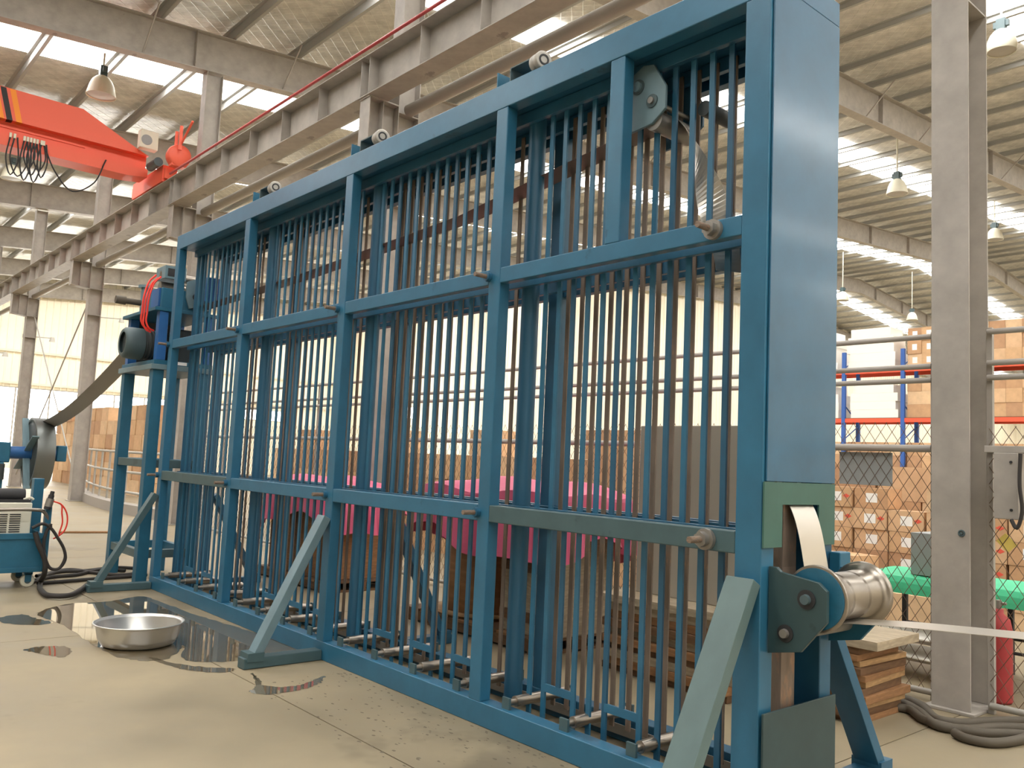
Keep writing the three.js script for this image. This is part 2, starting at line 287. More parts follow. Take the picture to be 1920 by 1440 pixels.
// ---------------------------------------------------------------- the strip accumulator: a tall cage of upright bars
const acc = thing('strip_accumulator', 'tall blue steel cage of upright bars, a strip accumulator on braced feet', 'machine', V(0, 0, 0));
const POSTR = [-7.327, -5.516, -3.653, -1.827], PW = 0.105, YB = 3.674, DEP = 0.595;
const U_RAIL = [2.574, 2.668], L_RAIL = [1.153, 1.251];
for (const r of POSTR) {
  obj('front_post', uvm(rbx(r - PW, r, 0.13, YB, -0.08, 0)), M.blue, acc);
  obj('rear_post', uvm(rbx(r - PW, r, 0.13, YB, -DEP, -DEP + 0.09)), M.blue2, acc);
  obj('inner_post', cyl(V(r + 0.0, 0.13, -0.255), V(r + 0.0, YB, -0.255), 0.055, 0.055, 20), M.blue2, acc);
}
obj('end_post', uvm(rbx(-0.144, -0.012, 0.0, YB, -0.10, 0)), M.blue, acc);
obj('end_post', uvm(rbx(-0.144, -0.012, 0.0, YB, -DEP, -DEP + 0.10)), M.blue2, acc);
obj('short_post', uvm(rbx(-0.985, -0.885, U_RAIL[1], YB, -0.08, -0.002)), M.blue, acc);
obj('top_beam', uvm(rbx(-7.432, -0.004, YB, 3.832, -0.09, 0)), M.blue, acc);
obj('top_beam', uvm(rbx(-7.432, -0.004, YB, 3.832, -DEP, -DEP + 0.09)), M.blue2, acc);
obj('top_plate', uvm(bx(-7.43, -0.006, YB + 0.02, YB + 0.045, -DEP + 0.09, -0.09)), M.blue2, acc);
obj('sill', uvm(rbx(-7.432, -0.144, 0, 0.132, -0.10, 0)), M.blue, acc);
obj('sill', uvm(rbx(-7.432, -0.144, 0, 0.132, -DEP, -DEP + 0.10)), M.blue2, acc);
obj('cross_sill', uvm(rbx(-7.432, -7.33, 0, 0.13, -DEP + 0.10, -0.10)), M.blue2, acc);
for (const z of [-0.17, -0.46]) obj('sill_angle', [bx(-7.33, -0.144, 0.045, 0.052, z - 0.05, z), bx(-7.33, -0.144, 0.052, 0.10, z - 0.006, z)], M.dullSteel, acc);
// rails of the front frame, bay by bay, and the inner rails that hold the bars
const bayEdges = [[-7.327, -5.621], [-5.516, -3.758], [-3.653, -1.932], [-1.827, -0.144]];
bayEdges.forEach(([a, b], i) => {
  obj('upper_rail', uvm(rbx(a, b, ...U_RAIL, -0.06, -0.001)), M.blue, acc);
  obj('lower_rail', uvm(rbx(a, b, ...L_RAIL, -0.06, -0.001)), i === 3 || i === 0 ? M.teal : M.blue, acc);
});
for (const [y0, y1] of [U_RAIL, L_RAIL, [3.615, 3.69]]) {
  obj('inner_rail', uvm(rbx(-7.33, -0.15, y0, y1, -0.198, -0.165, 0.003)), M.blue2, acc);
  obj('inner_rail', uvm(rbx(-7.33, -0.15, y0, y1, -0.432, -0.399, 0.003)), M.blue2, acc);
  obj('rear_rail', uvm(rbx(-7.33, -0.15, y0, y1, -DEP, -DEP + 0.06, 0.003)), M.blue2, acc);
}
// the bars: a painted row in front and a bare row behind it, both upright through the full height
const rollerX = []; for (let k = 0; k < 16; k++) rollerX.push(-0.719 - k * 0.4586);
const barX = [];
[[-7.327, -5.621], [-5.516, -3.758], [-3.653, -1.932], [-1.827, -0.144]].forEach(([a, b], i) => {
  const n = 13, right = i === 3 ? b - 0.209 : b - 0.075, left = a + 0.125;
  for (let j = 0; j < n + (i === 3 ? 0 : 1); j++) { const x = right - j * 0.1165; if (x > left - 0.03) barX.push(x); }
});
{
  const full = uvm(new THREE.BoxGeometry(0.031, 3.60, 0.013)), cut = uvm(new THREE.BoxGeometry(0.031, 3.41, 0.013)), bare = uvm(new THREE.BoxGeometry(0.031, 3.56, 0.010));
  const isCut = barX.map(x => rollerX.some(r => Math.abs(r - 0.19 - x) < 0.058));
  barX.forEach((x, i) => {
    const b = obj('bar', isCut[i] ? cut : full, i % 3 ? M.blue : M.blue2, acc);
    b.position.set(x, isCut[i] ? 0.255 + 3.41 / 2 : 0.065 + 3.60 / 2, -0.2055); b.rotation.z = rr(-0.0012, 0.0012);
    const c = obj('bare_bar', bare, M.rust, acc); c.position.set(x + 0.004, 0.105 + 3.56 / 2, -0.393); c.rotation.z = rr(-0.0015, 0.0015);
    if (isCut[i]) obj('cross_bar', bx(x - 0.1165, x + 0.1165, 0.235, 0.278, -0.2125, -0.1985), M.blue, acc);
  });
}
for (const x of rollerX) {
  if (x < -7.2) continue;
  obj('floor_roller', [cyl(V(x, 0.165, -0.035), V(x, 0.165, -0.54), 0.018, 0.018, 12), cyl(V(x, 0.165, -0.10), V(x, 0.165, -0.50), 0.030, 0.030, 18)], M.steel, acc);
  obj('roller_bracket', bx(x - 0.03, x + 0.03, 0.13, 0.195, -0.045, -0.030), M.teal, acc); obj('roller_bracket', bx(x - 0.03, x + 0.03, 0.13, 0.195, -0.555, -0.54), M.teal, acc);
}
// threaded rods through the rails
for (const [y, ys] of [[2.621, 1], [1.202, 1]]) {
  for (const x of [-7.42, -5.60, -3.75, -1.925]) {
    obj('tie_rod', cyl(V(x, y, -0.01), V(x, y, 0.115), 0.014, 0.014, 10), M.rust, acc);
    obj('rod_nut', cyl(V(x, y, 0), V(x, y, 0.03), 0.030, 0.030, 6), M.blue2, acc);
  }
  obj('tie_rod', cyl(V(-0.29, y, -0.01), V(-0.29, y, 0.13), 0.017, 0.015, 10), M.rust, acc);
  obj('rod_nut', [cyl(V(-0.29, y, 0), V(-0.29, y, 0.022), 0.048, 0.048, 20), cyl(V(-0.29, y, 0.022), V(-0.29, y, 0.055), 0.035, 0.035, 6)], M.dullSteel, acc);
}
// end plate, exit opening and the guide roller
obj('end_plate', uvm(rbx(-0.010, 0.0, 1.474, 3.725, -DEP, -0.016, 0.003)), M.blueGloss, acc);
obj('end_cap', uvm(rbx(-0.012, -0.001, 3.728, 3.85, -DEP, -0.004, 0.003)), M.blueGloss, acc);
{
  const g = poly([[0.0, 1.192], [0.143, 1.192], [0.143, 1.375], [0.452, 1.375], [0.452, 1.192], [DEP, 1.192], [DEP, 1.472], [0.0, 1.472]], 0.008);
  g.rotateY(Math.PI / 2); g.translate(-0.006, 0, 0.004);
  obj('opening_plate', uvm(g), M.green, acc);
  obj('lower_plate', uvm(rbx(0.004, 0.014, 0.004, 0.512, -DEP, 0.0, 0.002)), M.tealDark, acc);  // darker teal here carries the shade low on the end face
  obj('guide_channel', [uvm(bx(-0.16, -0.03, 0.13, 1.5, -0.31, -0.30)), uvm(bx(-0.04, -0.03, 0.13, 1.5, -0.31, -0.20))], M.rust, acc);
  obj('inner_plate', uvm(bx(-0.15, -0.14, 0.13, 3.6, -DEP + 0.1, -0.33)), M.blue2, acc);
  const outline = [[-0.004, 1.112], [0.03, 1.112], [0.05, 1.095], [0.222, 1.072], [0.258, 1.042], [0.258, 0.92], [0.145, 0.785], [-0.004, 0.755]];
  const front = poly(outline, 0.016, 0.002); front.translate(0, 0, -0.07);
  const br = obj('roller_bracket', uvm(front), M.tealDark, acc);
  for (const [x, y, k] of [[0.172, 1.0, 1.1], [0.078, 0.848, 1]]) { obj('bearing_ring', cyl(V(x, y, -0.054), V(x, y, -0.046), 0.036 * k, 0.036 * k, 28), M.black, br); obj('bolt', cyl(V(x, y, -0.046), V(x, y, -0.030), 0.020 * k, 0.018 * k, 20), k > 1 ? M.motor : M.dullSteel, br); }
  const rear = poly(outline, 0.016, 0.002); rear.translate(0, 0, -DEP + 0.02);
  obj('roller_bracket', uvm(rear), M.machine, acc);
  const R = [[0.0, 0], [0.055, 0], [0.134, 0.0], [0.138, 0.004], [0.138, 0.014], [0.128, 0.022], [0.104, 0.030], [0.100, 0.12], [0.094, 0.124], [0.094, 0.138], [0.100, 0.142], [0.100, 0.26], [0.094, 0.264], [0.094, 0.278], [0.100, 0.282], [0.104, 0.375], [0.128, 0.383], [0.138, 0.392], [0.138, 0.402], [0.134, 0.406], [0, 0.406]];
  const roll = obj('exit_roller', along(lathe(R, 48), V(0.182, 1.0, -0.105), V(0, 0, -1)), M.steel, acc);
  obj('roller_cheek', cyl(V(0.182, 1.0, -0.100), V(0.182, 1.0, -0.106), 0.126, 0.126, 40), M.machine, roll);
  obj('lower_roller', cyl(V(0.078, 0.848, -0.07), V(0.078, 0.848, -0.56), 0.034, 0.034, 20), M.dullSteel, acc);
  obj('side_lug', rbx(-0.004, 0.05, 1.06, 1.16, -DEP - 0.06, -DEP + 0.04, 0.006), M.machine, acc);
}
// braces and feet
function foot(x, zs, top, reach, m, mf, lw) {
  const s = zs > 0 ? 1 : -1, z0 = zs > 0 ? 0 : -DEP;
  const b = obj('brace', uvm(beam(V(x, 0.075, z0 + s * (reach - 0.09)), V(x, top, z0 + s * 0.028), lw, 0.062)), m, acc);
  obj('gusset', bx(x - lw / 2 - 0.012, x + lw / 2 + 0.012, 0.05, 0.11, z0 + s * (reach - 0.14), z0 + s * (reach - 0.02)), mf, b);
  obj('foot', uvm(rbx(x - lw / 2, x + lw / 2, 0.002, 0.075, z0 + s * 0.004, z0 + s * reach)), mf, acc);
}
foot(-7.38, 1, 1.0, 0.63, M.teal, M.teal, 0.10); foot(-3.705, 1, 1.04, 0.60, M.tealLight, M.teal, 0.105); foot(-0.078, 1, 1.05, 0.66, M.greyTeal, M.teal, 0.136);
foot(-7.38, -1, 1.0, 0.63, M.blue2, M.blue2, 0.10); foot(-3.705, -1, 1.0, 0.60, M.blue2, M.blue2, 0.105); foot(-0.075, -1, 0.84, 0.62, M.blue2, M.blue2, 0.13);
// wheels and brackets on the top beam
for (const x of [-1.62, -3.39, -5.18]) {
  const br = obj('wheel_bracket', [bx(x - 0.24, x - 0.03, 3.93, 3.938, -0.20, -0.03), bx(x - 0.24, x - 0.232, 3.832, 3.93, -0.20, -0.03), bx(x - 0.05, x + 0.05, 3.832, 3.85, -0.16, -0.03)], M.motor, acc);
  obj('stop_plate', bx(x - 0.34, x - 0.332, 3.832, 3.93, -0.14, -0.01), M.machine, br);
  const wp = [[0, 0], [0.045, 0], [0.058, 0.006], [0.058, 0.03], [0.048, 0.036], [0.048, 0.05], [0.056, 0.056], [0.056, 0.085], [0.045, 0.09], [0, 0.09]];
  const w = obj('guide_wheel', along(lathe(wp, 28), V(x - 0.045, 3.905, -0.075), V(1, 0, 0.25)), M.galv, br);
  for (const [ri, ro, d] of [[0.022, 0.034, 0.0925]]) w.add((() => { const m = new THREE.Mesh(along(lathe([[ri, d - 0.002], [ro, d - 0.002], [ro, d], [ri, d], [ri, d - 0.002]], 24), V(x - 0.045, 3.905, -0.075), V(1, 0, 0.25)), M.black); m.name = 'bearing_ring'; m.castShadow = m.receiveShadow = true; return m; })());
}
{ // plate and roller that turn the strip down into the cage
  const g = poly([[-1.0, 3.30], [-0.985, 3.60], [-0.87, 3.655], [-0.80, 3.64], [-0.715, 3.50], [-0.715, 3.38], [-0.80, 3.32]], 0.014, 0.002); g.translate(0, 0, -0.15);
  const pl = obj('turn_plate', uvm(g), M.tealLight, acc);
  obj('bearing_ring', cyl(V(-0.90, 3.545, -0.136), V(-0.90, 3.545, -0.128), 0.042, 0.042, 24), M.motor, pl); obj('bolt', cyl(V(-0.90, 3.545, -0.128), V(-0.90, 3.545, -0.116), 0.028, 0.028, 20), M.tealLight, pl);
  obj('bearing_ring', cyl(V(-0.80, 3.44, -0.136), V(-0.80, 3.44, -0.126), 0.036, 0.036, 24), M.motor, pl); obj('bolt', cyl(V(-0.80, 3.44, -0.126), V(-0.80, 3.44, -0.114), 0.018, 0.018, 16), M.dullSteel, pl);
  const g2 = g.clone(); g2.translate(0, 0, -0.32); obj('turn_plate', uvm(g2), M.blue2, acc);
  obj('turn_roller', [cyl(V(-0.80, 3.34, -0.15), V(-0.80, 3.34, -0.45), 0.055, 0.055, 24), cyl(V(-0.80, 3.44, -0.13), V(-0.80, 3.44, -0.47), 0.014, 0.014, 10)], M.dullSteel, acc);
  obj('guide_roller', cyl(V(-0.545, 3.36, -0.24), V(-0.545, 3.36, -0.46), 0.04, 0.04, 20), M.motorDark, acc);
}

// ---------------------------------------------------------------- the steel strip that runs through it
function ribbon(path, across, w, t = 0.0016) {                // strip swept along points; across gives its width direction at each point
  const P = [], n = path.length, q = (a, b, c, d) => P.push(a, b, c, a, c, d), R = path.map((p, i) => {
    const tan = path[Math.min(i + 1, n - 1)].clone().sub(path[Math.max(i - 1, 0)]).normalize();
    const a = across[Math.min(i, across.length - 1)].clone(); a.addScaledVector(tan, -a.dot(tan)).normalize();
    const nn = tan.clone().cross(a).multiplyScalar(t / 2), h = a.multiplyScalar(w / 2);
    return [p.clone().add(h).add(nn), p.clone().sub(h).add(nn), p.clone().sub(h).sub(nn), p.clone().add(h).sub(nn)];
  });
  for (let i = 0; i < n - 1; i++) for (let k = 0; k < 4; k++) q(R[i][k], R[i][(k + 1) % 4], R[i + 1][(k + 1) % 4], R[i + 1][k]);
  q(...R[0]); q(...[...R[n - 1]].reverse());
  const g = new THREE.BufferGeometry().setFromPoints(P); g.computeVertexNormals(); return g;
}
const curve = (pts, n) => new THREE.CatmullRomCurve3(pts, false, 'centripetal').getPoints(n);
{
  const st = thing('steel_strip', 'shiny steel strip fed from the coil over the tower and through the blue cage', 'strip', V(0, 0, 0));
  const sag = [onZ(62, 802, -0.20), onZ(90, 796, -0.18), onZ(128, 775, -0.14), onZ(165, 745, -0.10), onZ(205, 706, -0.08), onZ(240, 668, -0.06), onZ(262, 640, -0.05)];
  obj('strip_span', ribbon(curve(sag, 40), [V(0, 0.55, 1)], 0.19), M.dullSteel, st);
  obj('strip_span', ribbon([V(-7.55, 3.07, -0.325), V(-5.0, 3.10, -0.325), V(-2.6, 3.19, -0.325), V(-0.88, 3.392, -0.325)], [V(0, 0, 1)], 0.16), M.stripShaded, st);  // same steel in a darker colour: shade of the underside painted in
  const down = curve([V(-0.86, 3.398, -0.325), V(-0.79, 3.397, -0.325), V(-0.735, 3.35, -0.325), V(-0.66, 3.2, -0.32), V(-0.58, 3.0, -0.315), V(-0.50, 2.8, -0.31), V(-0.45, 2.66, -0.31), V(-0.42, 2.5, -0.31)], 60);
  const tw = down.map((p, i) => { const s = sstep(0.15, 1.0, i / 60), a = s * Math.PI * 0.9; return V(Math.sin(a) * 0.95, 0, Math.cos(a)); });
  obj('strip_span', ribbon(down, tw, 0.16), M.strip, st);
  const ex = curve([V(-0.12, 1.55, -0.32), V(-0.05, 1.43, -0.32), V(0.0, 1.345, -0.32), V(0.03, 1.26, -0.32), V(0.06, 1.12, -0.32), V(0.078, 1.02, -0.32), V(0.09, 0.955, -0.32), V(0.125, 0.912, -0.32), V(0.19, 0.898, -0.315), V(0.30, 0.91, -0.31), V(0.45, 0.926, -0.31), V(0.85, 0.956, -0.31), V(2.2, 1.05, -0.31)], 120);
  obj('strip_span', ribbon(ex, [V(0, 0, 1)], 0.20), M.strip, st);
}

// ---------------------------------------------------------------- feed tower at the far end
{
  const t = thing('feed_tower', 'tall narrow blue feed tower with a grey motor at the far end of the cage', 'machine', V(0, 0, 0));
  const X0 = -8.80, X1 = -7.68, Z0 = -0.60, Z1 = 0.06;
  for (const x of [X0, X1 - 0.12]) for (const z of [Z0, Z1 - 0.12]) {
    obj('leg', uvm(rbx(x, x + 0.12, 0, 2.36, z, z + 0.12, 0.006)), M.machine, t);
    obj('upper_leg', uvm(rbx(x + 0.02, x + 0.12, 2.47, 3.02, z, z + 0.10, 0.006)), M.machine2, t);
  }
  for (const y of [0.28, 1.27]) {
    obj('cross_bar', uvm(rbx(X0 + 0.12, X1 - 0.12, y, y + 0.09, Z1 - 0.08, Z1 - 0.01)), M.teal, t);
    obj('cross_bar', uvm(rbx(X0 + 0.12, X1 - 0.12, y, y + 0.09, Z0 + 0.01, Z0 + 0.08)), M.machine, t);
    obj('cross_bar', uvm(rbx(X1 - 0.09, X1 - 0.02, y, y + 0.09, Z0 + 0.12, Z1 - 0.12)), M.teal, t);
    obj('cross_bar', uvm(rbx(X0 + 0.02, X0 + 0.09, y, y + 0.09, Z0 + 0.12, Z1 - 0.12)), M.machine, t);
  }
  obj('lower_deck', uvm(rbx(X0 - 0.04, X1 + 0.03, 2.36, 2.42, Z0 - 0.03, Z1 + 0.03)), M.tealLight, t);
  obj('deck_edge', uvm(rbx(X0 - 0.02, X1 + 0.01, 2.42, 2.47, Z0, Z1)), M.machine, t);
  obj('nameplate', bx(X1 + 0.012, X1 + 0.016, 2.43, 2.465, -0.30, -0.10), M.labelWhite, t);
  obj('upper_deck', uvm(rbx(X0 - 0.02, X1 + 0.02, 3.02, 3.06, Z0 - 0.02, Z1 + 0.04)), M.machine, t);
  obj('side_sheet', uvm(bx(X0 + 0.02, X0 + 0.028, 2.47, 3.02, Z0 + 0.1, Z1 - 0.02)), M.motorDark, t);
  const h = obj('pinch_housing', uvm(rbx(-8.45, -7.75, 3.06, 3.30, Z0 + 0.05, Z1 - 0.05)), M.machine, t);
  obj('side_plate', (() => { const g = poly([[-0.27, 3.10], [-0.02, 3.10], [0.02, 3.22], [0.02, 3.40], [-0.06, 3.44], [-0.27, 3.44]], 0.02, 0.002); g.rotateY(-Math.PI / 2); g.translate(-7.72, 0, -0.27); return uvm(g); })(), M.tealLight, h);
  obj('slot', [cyl(V(-7.726, 3.38, -0.40), V(-7.716, 3.38, -0.40), 0.03, 0.03, 14), cyl(V(-7.726, 3.24, -0.36), V(-7.716, 3.24, -0.36), 0.04, 0.04, 14)], M.black, h);
  obj('control_box', uvm(rbx(-8.10, -7.80, 3.42, 3.57, -0.26, -0.02)), M.tealLight, t);
  obj('display_window', bx(-7.802, -7.796, 3.45, 3.54, -0.14, -0.05), M.black, t);
  obj('valve_block', uvm(rbx(-8.05, -7.80, 3.09, 3.30, -0.14, 0.03)), M.machine2, t);
  obj('air_cylinder', [cyl(V(-8.45, 3.06, -0.02), V(-8.45, 3.38, -0.02), 0.045, 0.045, 14), cyl(V(-8.45, 3.38, -0.02), V(-8.45, 3.41, -0.02), 0.08, 0.08, 14)], M.tealLight, t);
  obj('air_cylinder', [cyl(V(-8.35, 3.18, 0.05), V(-8.35, 3.18, 0.22), 0.035, 0.035, 12), cyl(V(-8.35, 3.18, 0.22), V(-8.35, 3.18, 0.33), 0.05, 0.045, 12)], M.hoseBrown, t);
  obj('pinch_roller', [cyl(V(-7.95, 3.34, -0.58), V(-7.95, 3.34, -0.02), 0.06, 0.06, 20), cyl(V(-7.95, 3.47, -0.58), V(-7.95, 3.47, -0.02), 0.05, 0.05, 20)], M.steel, t);
  obj('cover_box', uvm(rbx(-7.70, -7.52, 3.18, 3.46, -0.57, -0.40)), M.machine2, t);
  const mo = obj('motor', along(lathe([[0, 0], [0.155, 0], [0.162, 0.02], [0.162, 0.36], [0, 0.36]], 36), V(-8.15, 2.67, -0.28), V(0, 0, 1)), M.motorDark, t);
  for (let k = 0; k < 8; k++) obj('cooling_fin', along(lathe([[0.155, k * 0.042 + 0.03], [0.178, k * 0.042 + 0.03], [0.178, k * 0.042 + 0.042], [0.155, k * 0.042 + 0.042]], 32), V(-8.15, 2.67, -0.28), V(0, 0, 1)), M.motorDark, mo);
  obj('fan_cover', along(lathe([[0.12, 0.20], [0.15, 0.205], [0.175, 0.18], [0.183, 0.12], [0.183, 0.0], [0.17, 0.0], [0.17, 0.12], [0.12, 0.17]], 36), V(-8.15, 2.67, 0.07), V(0, 0, 1)), M.motor, mo);
  obj('fan_grille', along(lathe([[0, 0.165], [0.125, 0.165], [0.125, 0.16], [0, 0.16]], 32), V(-8.15, 2.67, 0.07), V(0, 0, 1)), M.motorDark, mo);
  obj('gearbox', uvm(rbx(-8.35, -7.95, 2.47, 2.88, -0.55, -0.30, 0.03)), M.motorDark, t);
  for (const [o, y] of [[0, 0], [0.03, -0.02], [0.055, 0.01]]) {
    const p = [onX(302, 519, -7.78), onX(290, 530, -7.76), onX(280, 556, -7.74), onX(276, 585, -7.74), onX(274, 603, -7.74), onX(279, 615, -7.74), onX(288, 620, -7.76)];
    obj('air_hose', tube(p.map(q => V(q.x, q.y + y, q.z + o)), 0.011, 40, 8), M.hoseRed, t);
  }
}
// ---------------------------------------------------------------- decoiler
{
  const c = onZ(71, 850, -0.12), d = thing('decoiler', 'blue decoiler stand holding an upright coil of grey steel strip', 'machine', V(c.x, 0, -0.12));
  const y = c.y, coil = along(lathe([[0.50, -0.13], [0.57, -0.13], [0.575, 0.13], [0.50, 0.13], [0.50, -0.13]], 64), V(0, y, 0), V(0, 0, 1));
  obj('coil', coil, M.coilSteel, d);
  obj('coil_side', along(lathe([[0.20, 0.125], [0.50, 0.125], [0.50, -0.125], [0.20, -0.125], [0.20, 0.125]], 48), V(0, y, 0), V(0, 0, 1)), M.motorDark, d);
  for (let k = 0; k < 4; k++) { const a = k * Math.PI / 2 + 0.45; obj('arm', beam(V(0, y, 0.17), V(Math.cos(a) * 0.62, y + Math.sin(a) * 0.62, 0.17), 0.10, 0.02, V(0, 0, 1)), M.tealLight, d); }
  obj('hub', cyl(V(0, y, -0.25), V(0, y, 0.42), 0.10, 0.10, 24), M.machine2, d);
  obj('bearing_housing', uvm(rbx(-0.16, 0.16, y - 0.16, y + 0.16, 0.42, 0.85, 0.02)), M.machine, d);
  obj('bearing_housing', uvm(rbx(-0.13, 0.13, y - 0.12, y + 0.14, -0.40, -0.25, 0.02)), M.machine, d);
  obj('stand', [uvm(rbx(-0.20, 0.20, 0.06, y - 0.16, 0.50, 0.80)), uvm(rbx(-0.45, 0.45, 0, 0.07, 0.30, 1.1))], M.machine, d);
  obj('drive_box', uvm(rbx(-0.22, 0.22, y - 0.30, y + 0.22, 0.85, 1.25, 0.02)), M.machine, d);
  obj('brake_motor', cyl(V(0.24, y - 0.42, 0.58), V(0.24, y - 0.18, 0.58), 0.085, 0.085, 18), M.motorDark, d);
}
// ---------------------------------------------------------------- welding trolley in front of it
{
  const t = thing('welding_trolley', 'teal blue metal trolley on castors beside the feed tower', 'trolley', V(-7.85, 0, 1.45));
  obj('tub', [uvm(rbx(-0.60, 0, 0.17, 0.20, -0.50, 0.50, 0.004)), uvm(rbx(-0.012, 0, 0.17, 0.55, -0.50, 0.50, 0.004)), uvm(rbx(-0.60, -0.588, 0.17, 0.55, -0.50, 0.50, 0.004)), uvm(rbx(-0.588, -0.012, 0.20, 0.55, -0.50, -0.488, 0.004)), uvm(rbx(-0.588, -0.012, 0.20, 0.55, 0.488, 0.50, 0.004))], M.machine, t);
  obj('rim', [uvm(rbx(-0.005, 0.014, 0.50, 0.56, -0.51, 0.51, 0.004)), uvm(rbx(-0.005, 0.014, 0.165, 0.215, -0.51, 0.51, 0.004))], M.machine, t);
  obj('corner_post', uvm(rbx(-0.07, 0.016, 0.17, 0.86, -0.545, -0.488, 0.004)), M.machine, t);
  obj('back_post', uvm(rbx(-0.60, -0.48, 0.17, 1.10, -0.56, -0.46, 0.006)), M.machine, t);
  obj('handle', tube([V(0.02, 0.80, 0.7), V(0.02, 0.80, 0.0), V(0.02, 0.80, -0.36), V(0.018, 0.785, -0.46), V(0.0, 0.70, -0.515), V(-0.02, 0.60, -0.52)], 0.018, 40, 10), M.steel, t);
  for (const z of [-0.40, 0.40]) for (const x of [-0.10, -0.52]) {
    const f = obj('castor_fork', [bx(x - 0.035, x + 0.035, 0.13, 0.17, z - 0.04, z + 0.04), bx(x - 0.035, x - 0.027, 0.06, 0.14, z - 0.03, z + 0.03), bx(x + 0.027, x + 0.035, 0.06, 0.14, z - 0.03, z + 0.03)], M.machine, t);
    obj('wheel', along(lathe([[0, -0.022], [0.055, -0.022], [0.068, -0.014], [0.068, 0.014], [0.055, 0.022], [0, 0.022]], 28), V(x + 0.0, 0.068, z), V(1, 0, 0)), M.offwhite, f);
    obj('hub', cyl(V(x + 0.020, 0.068, z), V(x + 0.026, 0.068, z), 0.03, 0.03, 18), M.motor, f);
  }
  const w = thing('welding_machine', 'off-white boxy welding machine standing in the teal trolley', 'welder', V(-8.18, 0.20, 1.42));
  obj('casing', uvm(rbx(-0.28, 0.20, 0, 0.66, -0.36, 0.42, 0.012)), M.offwhite, w);
  for (let k = 0; k < 9; k++) { obj('vent_slot', bx(0.199, 0.204, 0.36 + k * 0.022, 0.37 + k * 0.022, -0.26, -0.16), M.black, w); obj('vent_slot', bx(0.199, 0.204, 0.36 + k * 0.022, 0.37 + k * 0.022, -0.14, -0.06), M.black, w); }
  obj('front_display', bx(0.199, 0.206, 0.34, 0.42, 0.02, 0.2), M.motor, w); obj('sticker', bx(0.199, 0.205, 0.18, 0.28, 0.06, 0.22), M.yellow, w); obj('socket', cyl(V(0.19, 0.2, -0.24), V(0.225, 0.2, -0.24), 0.045, 0.045, 18), M.black, w);
  const r = thing('wire_feeder', 'black cylinder wire feeder lying on the white welding machine', 'wire feeder', V(-8.15, 0.86, 1.33));
  obj('drum', cyl(V(0, 0.07, -0.22), V(0, 0.07, 0.14), 0.07, 0.07, 24), M.black, r); obj('base', bx(-0.16, 0.12, 0, 0.03, -0.26, 0.30), M.black, r); obj('handle', tube([V(0.08, 0.03, -0.2), V(0.10, 0.05, -0.26), V(0.10, 0.03, -0.29)], 0.012, 14, 8), M.offwhite, r);
  // torch, cables and hoses hanging over the corner
  const X = -7.80, at = (x, y, o = 0) => onX(x, y, X + o);
  const tor = thing('welding_torch', 'black welding torch standing at the trolley corner', 'torch', V(0, 0, 0));
  obj('grip', cyl(at(88, 955), at(97, 928), 0.035, 0.028, 14), M.black, tor); obj('neck', cyl(at(97, 928), at(99, 921), 0.022, 0.02, 12), M.black, tor); obj('collar', cyl(at(90, 950), at(95, 935), 0.038, 0.038, 16), M.dullSteel, tor);
  for (const [o, k] of [[0.02, 0], [0.05, 1]]) tag(obj('welding_cable', tube([at(60, 990, 0.02 + o), at(80, 982, o + 0.02), at(95, 990, o), at(108, 1008, o), at(120, 1030, o), at(122, 1050 - k * 4, o), at(110, 1066, o), at(95, 1066, o), at(86, 1050, o), at(82, 1020, o), at(88, 995, o), at(96, 985 - k * 3, o)], 0.016, 90, 8), M.rubber), 'black welding cable hung in loops over the trolley corner', 'cable', 'looped welding cables on the trolley');
  tag(obj('thick_hose', tube([at(66, 998, 0.07), at(72, 1020, 0.08), at(84, 1050, 0.07), at(84, 1072, 0.05), onY(76, 1092, 0.035), onY(78, 1108, 0.035), onY(95, 1117, 0.035), onY(125, 1117, 0.035), onY(150, 1107, 0.035), onY(166, 1094, 0.035)], 0.026, 90, 8), M.rubber), 'thick black hose dropping from the trolley and curving over the floor to the brace foot', 'hose');
  for (const [dx, dy] of [[0, 0], [-9, 9]]) tag(obj('gas_hose', tube([at(100, 940, 0.02), at(115, 946, 0.02), at(125 + dx, 962, 0.02), at(126 + dx, 980, 0.02), at(120 + dx, 996 + dy / 2, 0.02), at(111, 1004, 0.02), at(100, 1010, 0.03)], 0.008, 50, 6), M.hoseRed), 'thin red gas hose looping out from the welding torch', 'hose', 'thin red gas hoses at the trolley');
  const fl = [[[60, 1092], [95, 1082], [140, 1078], [190, 1068], [235, 1070]], [[66, 1088], [110, 1072], [160, 1070], [215, 1064], [262, 1066]], [[70, 1094], [120, 1090], [170, 1086], [225, 1082], [275, 1078]], [[68, 1080], [130, 1068], [180, 1074], [232, 1078], [270, 1070]]];
  for (const p of fl) tag(obj('floor_cable', tube(p.map(q => onY(q[0], q[1], 0.022)), 0.02, 50, 8), M.rubber), 'black cable lying in a bundle on the floor between trolley and feed tower', 'cable', 'black cables bundled on the floor by the feed tower');
  tag(obj('floor_rod', cyl(onY(110, 998, 0.015), onY(222, 998, 0.015), 0.02, 0.02, 8), M.woodMid), 'thin pale rod lying across the floor behind the trolley', 'rod');
}
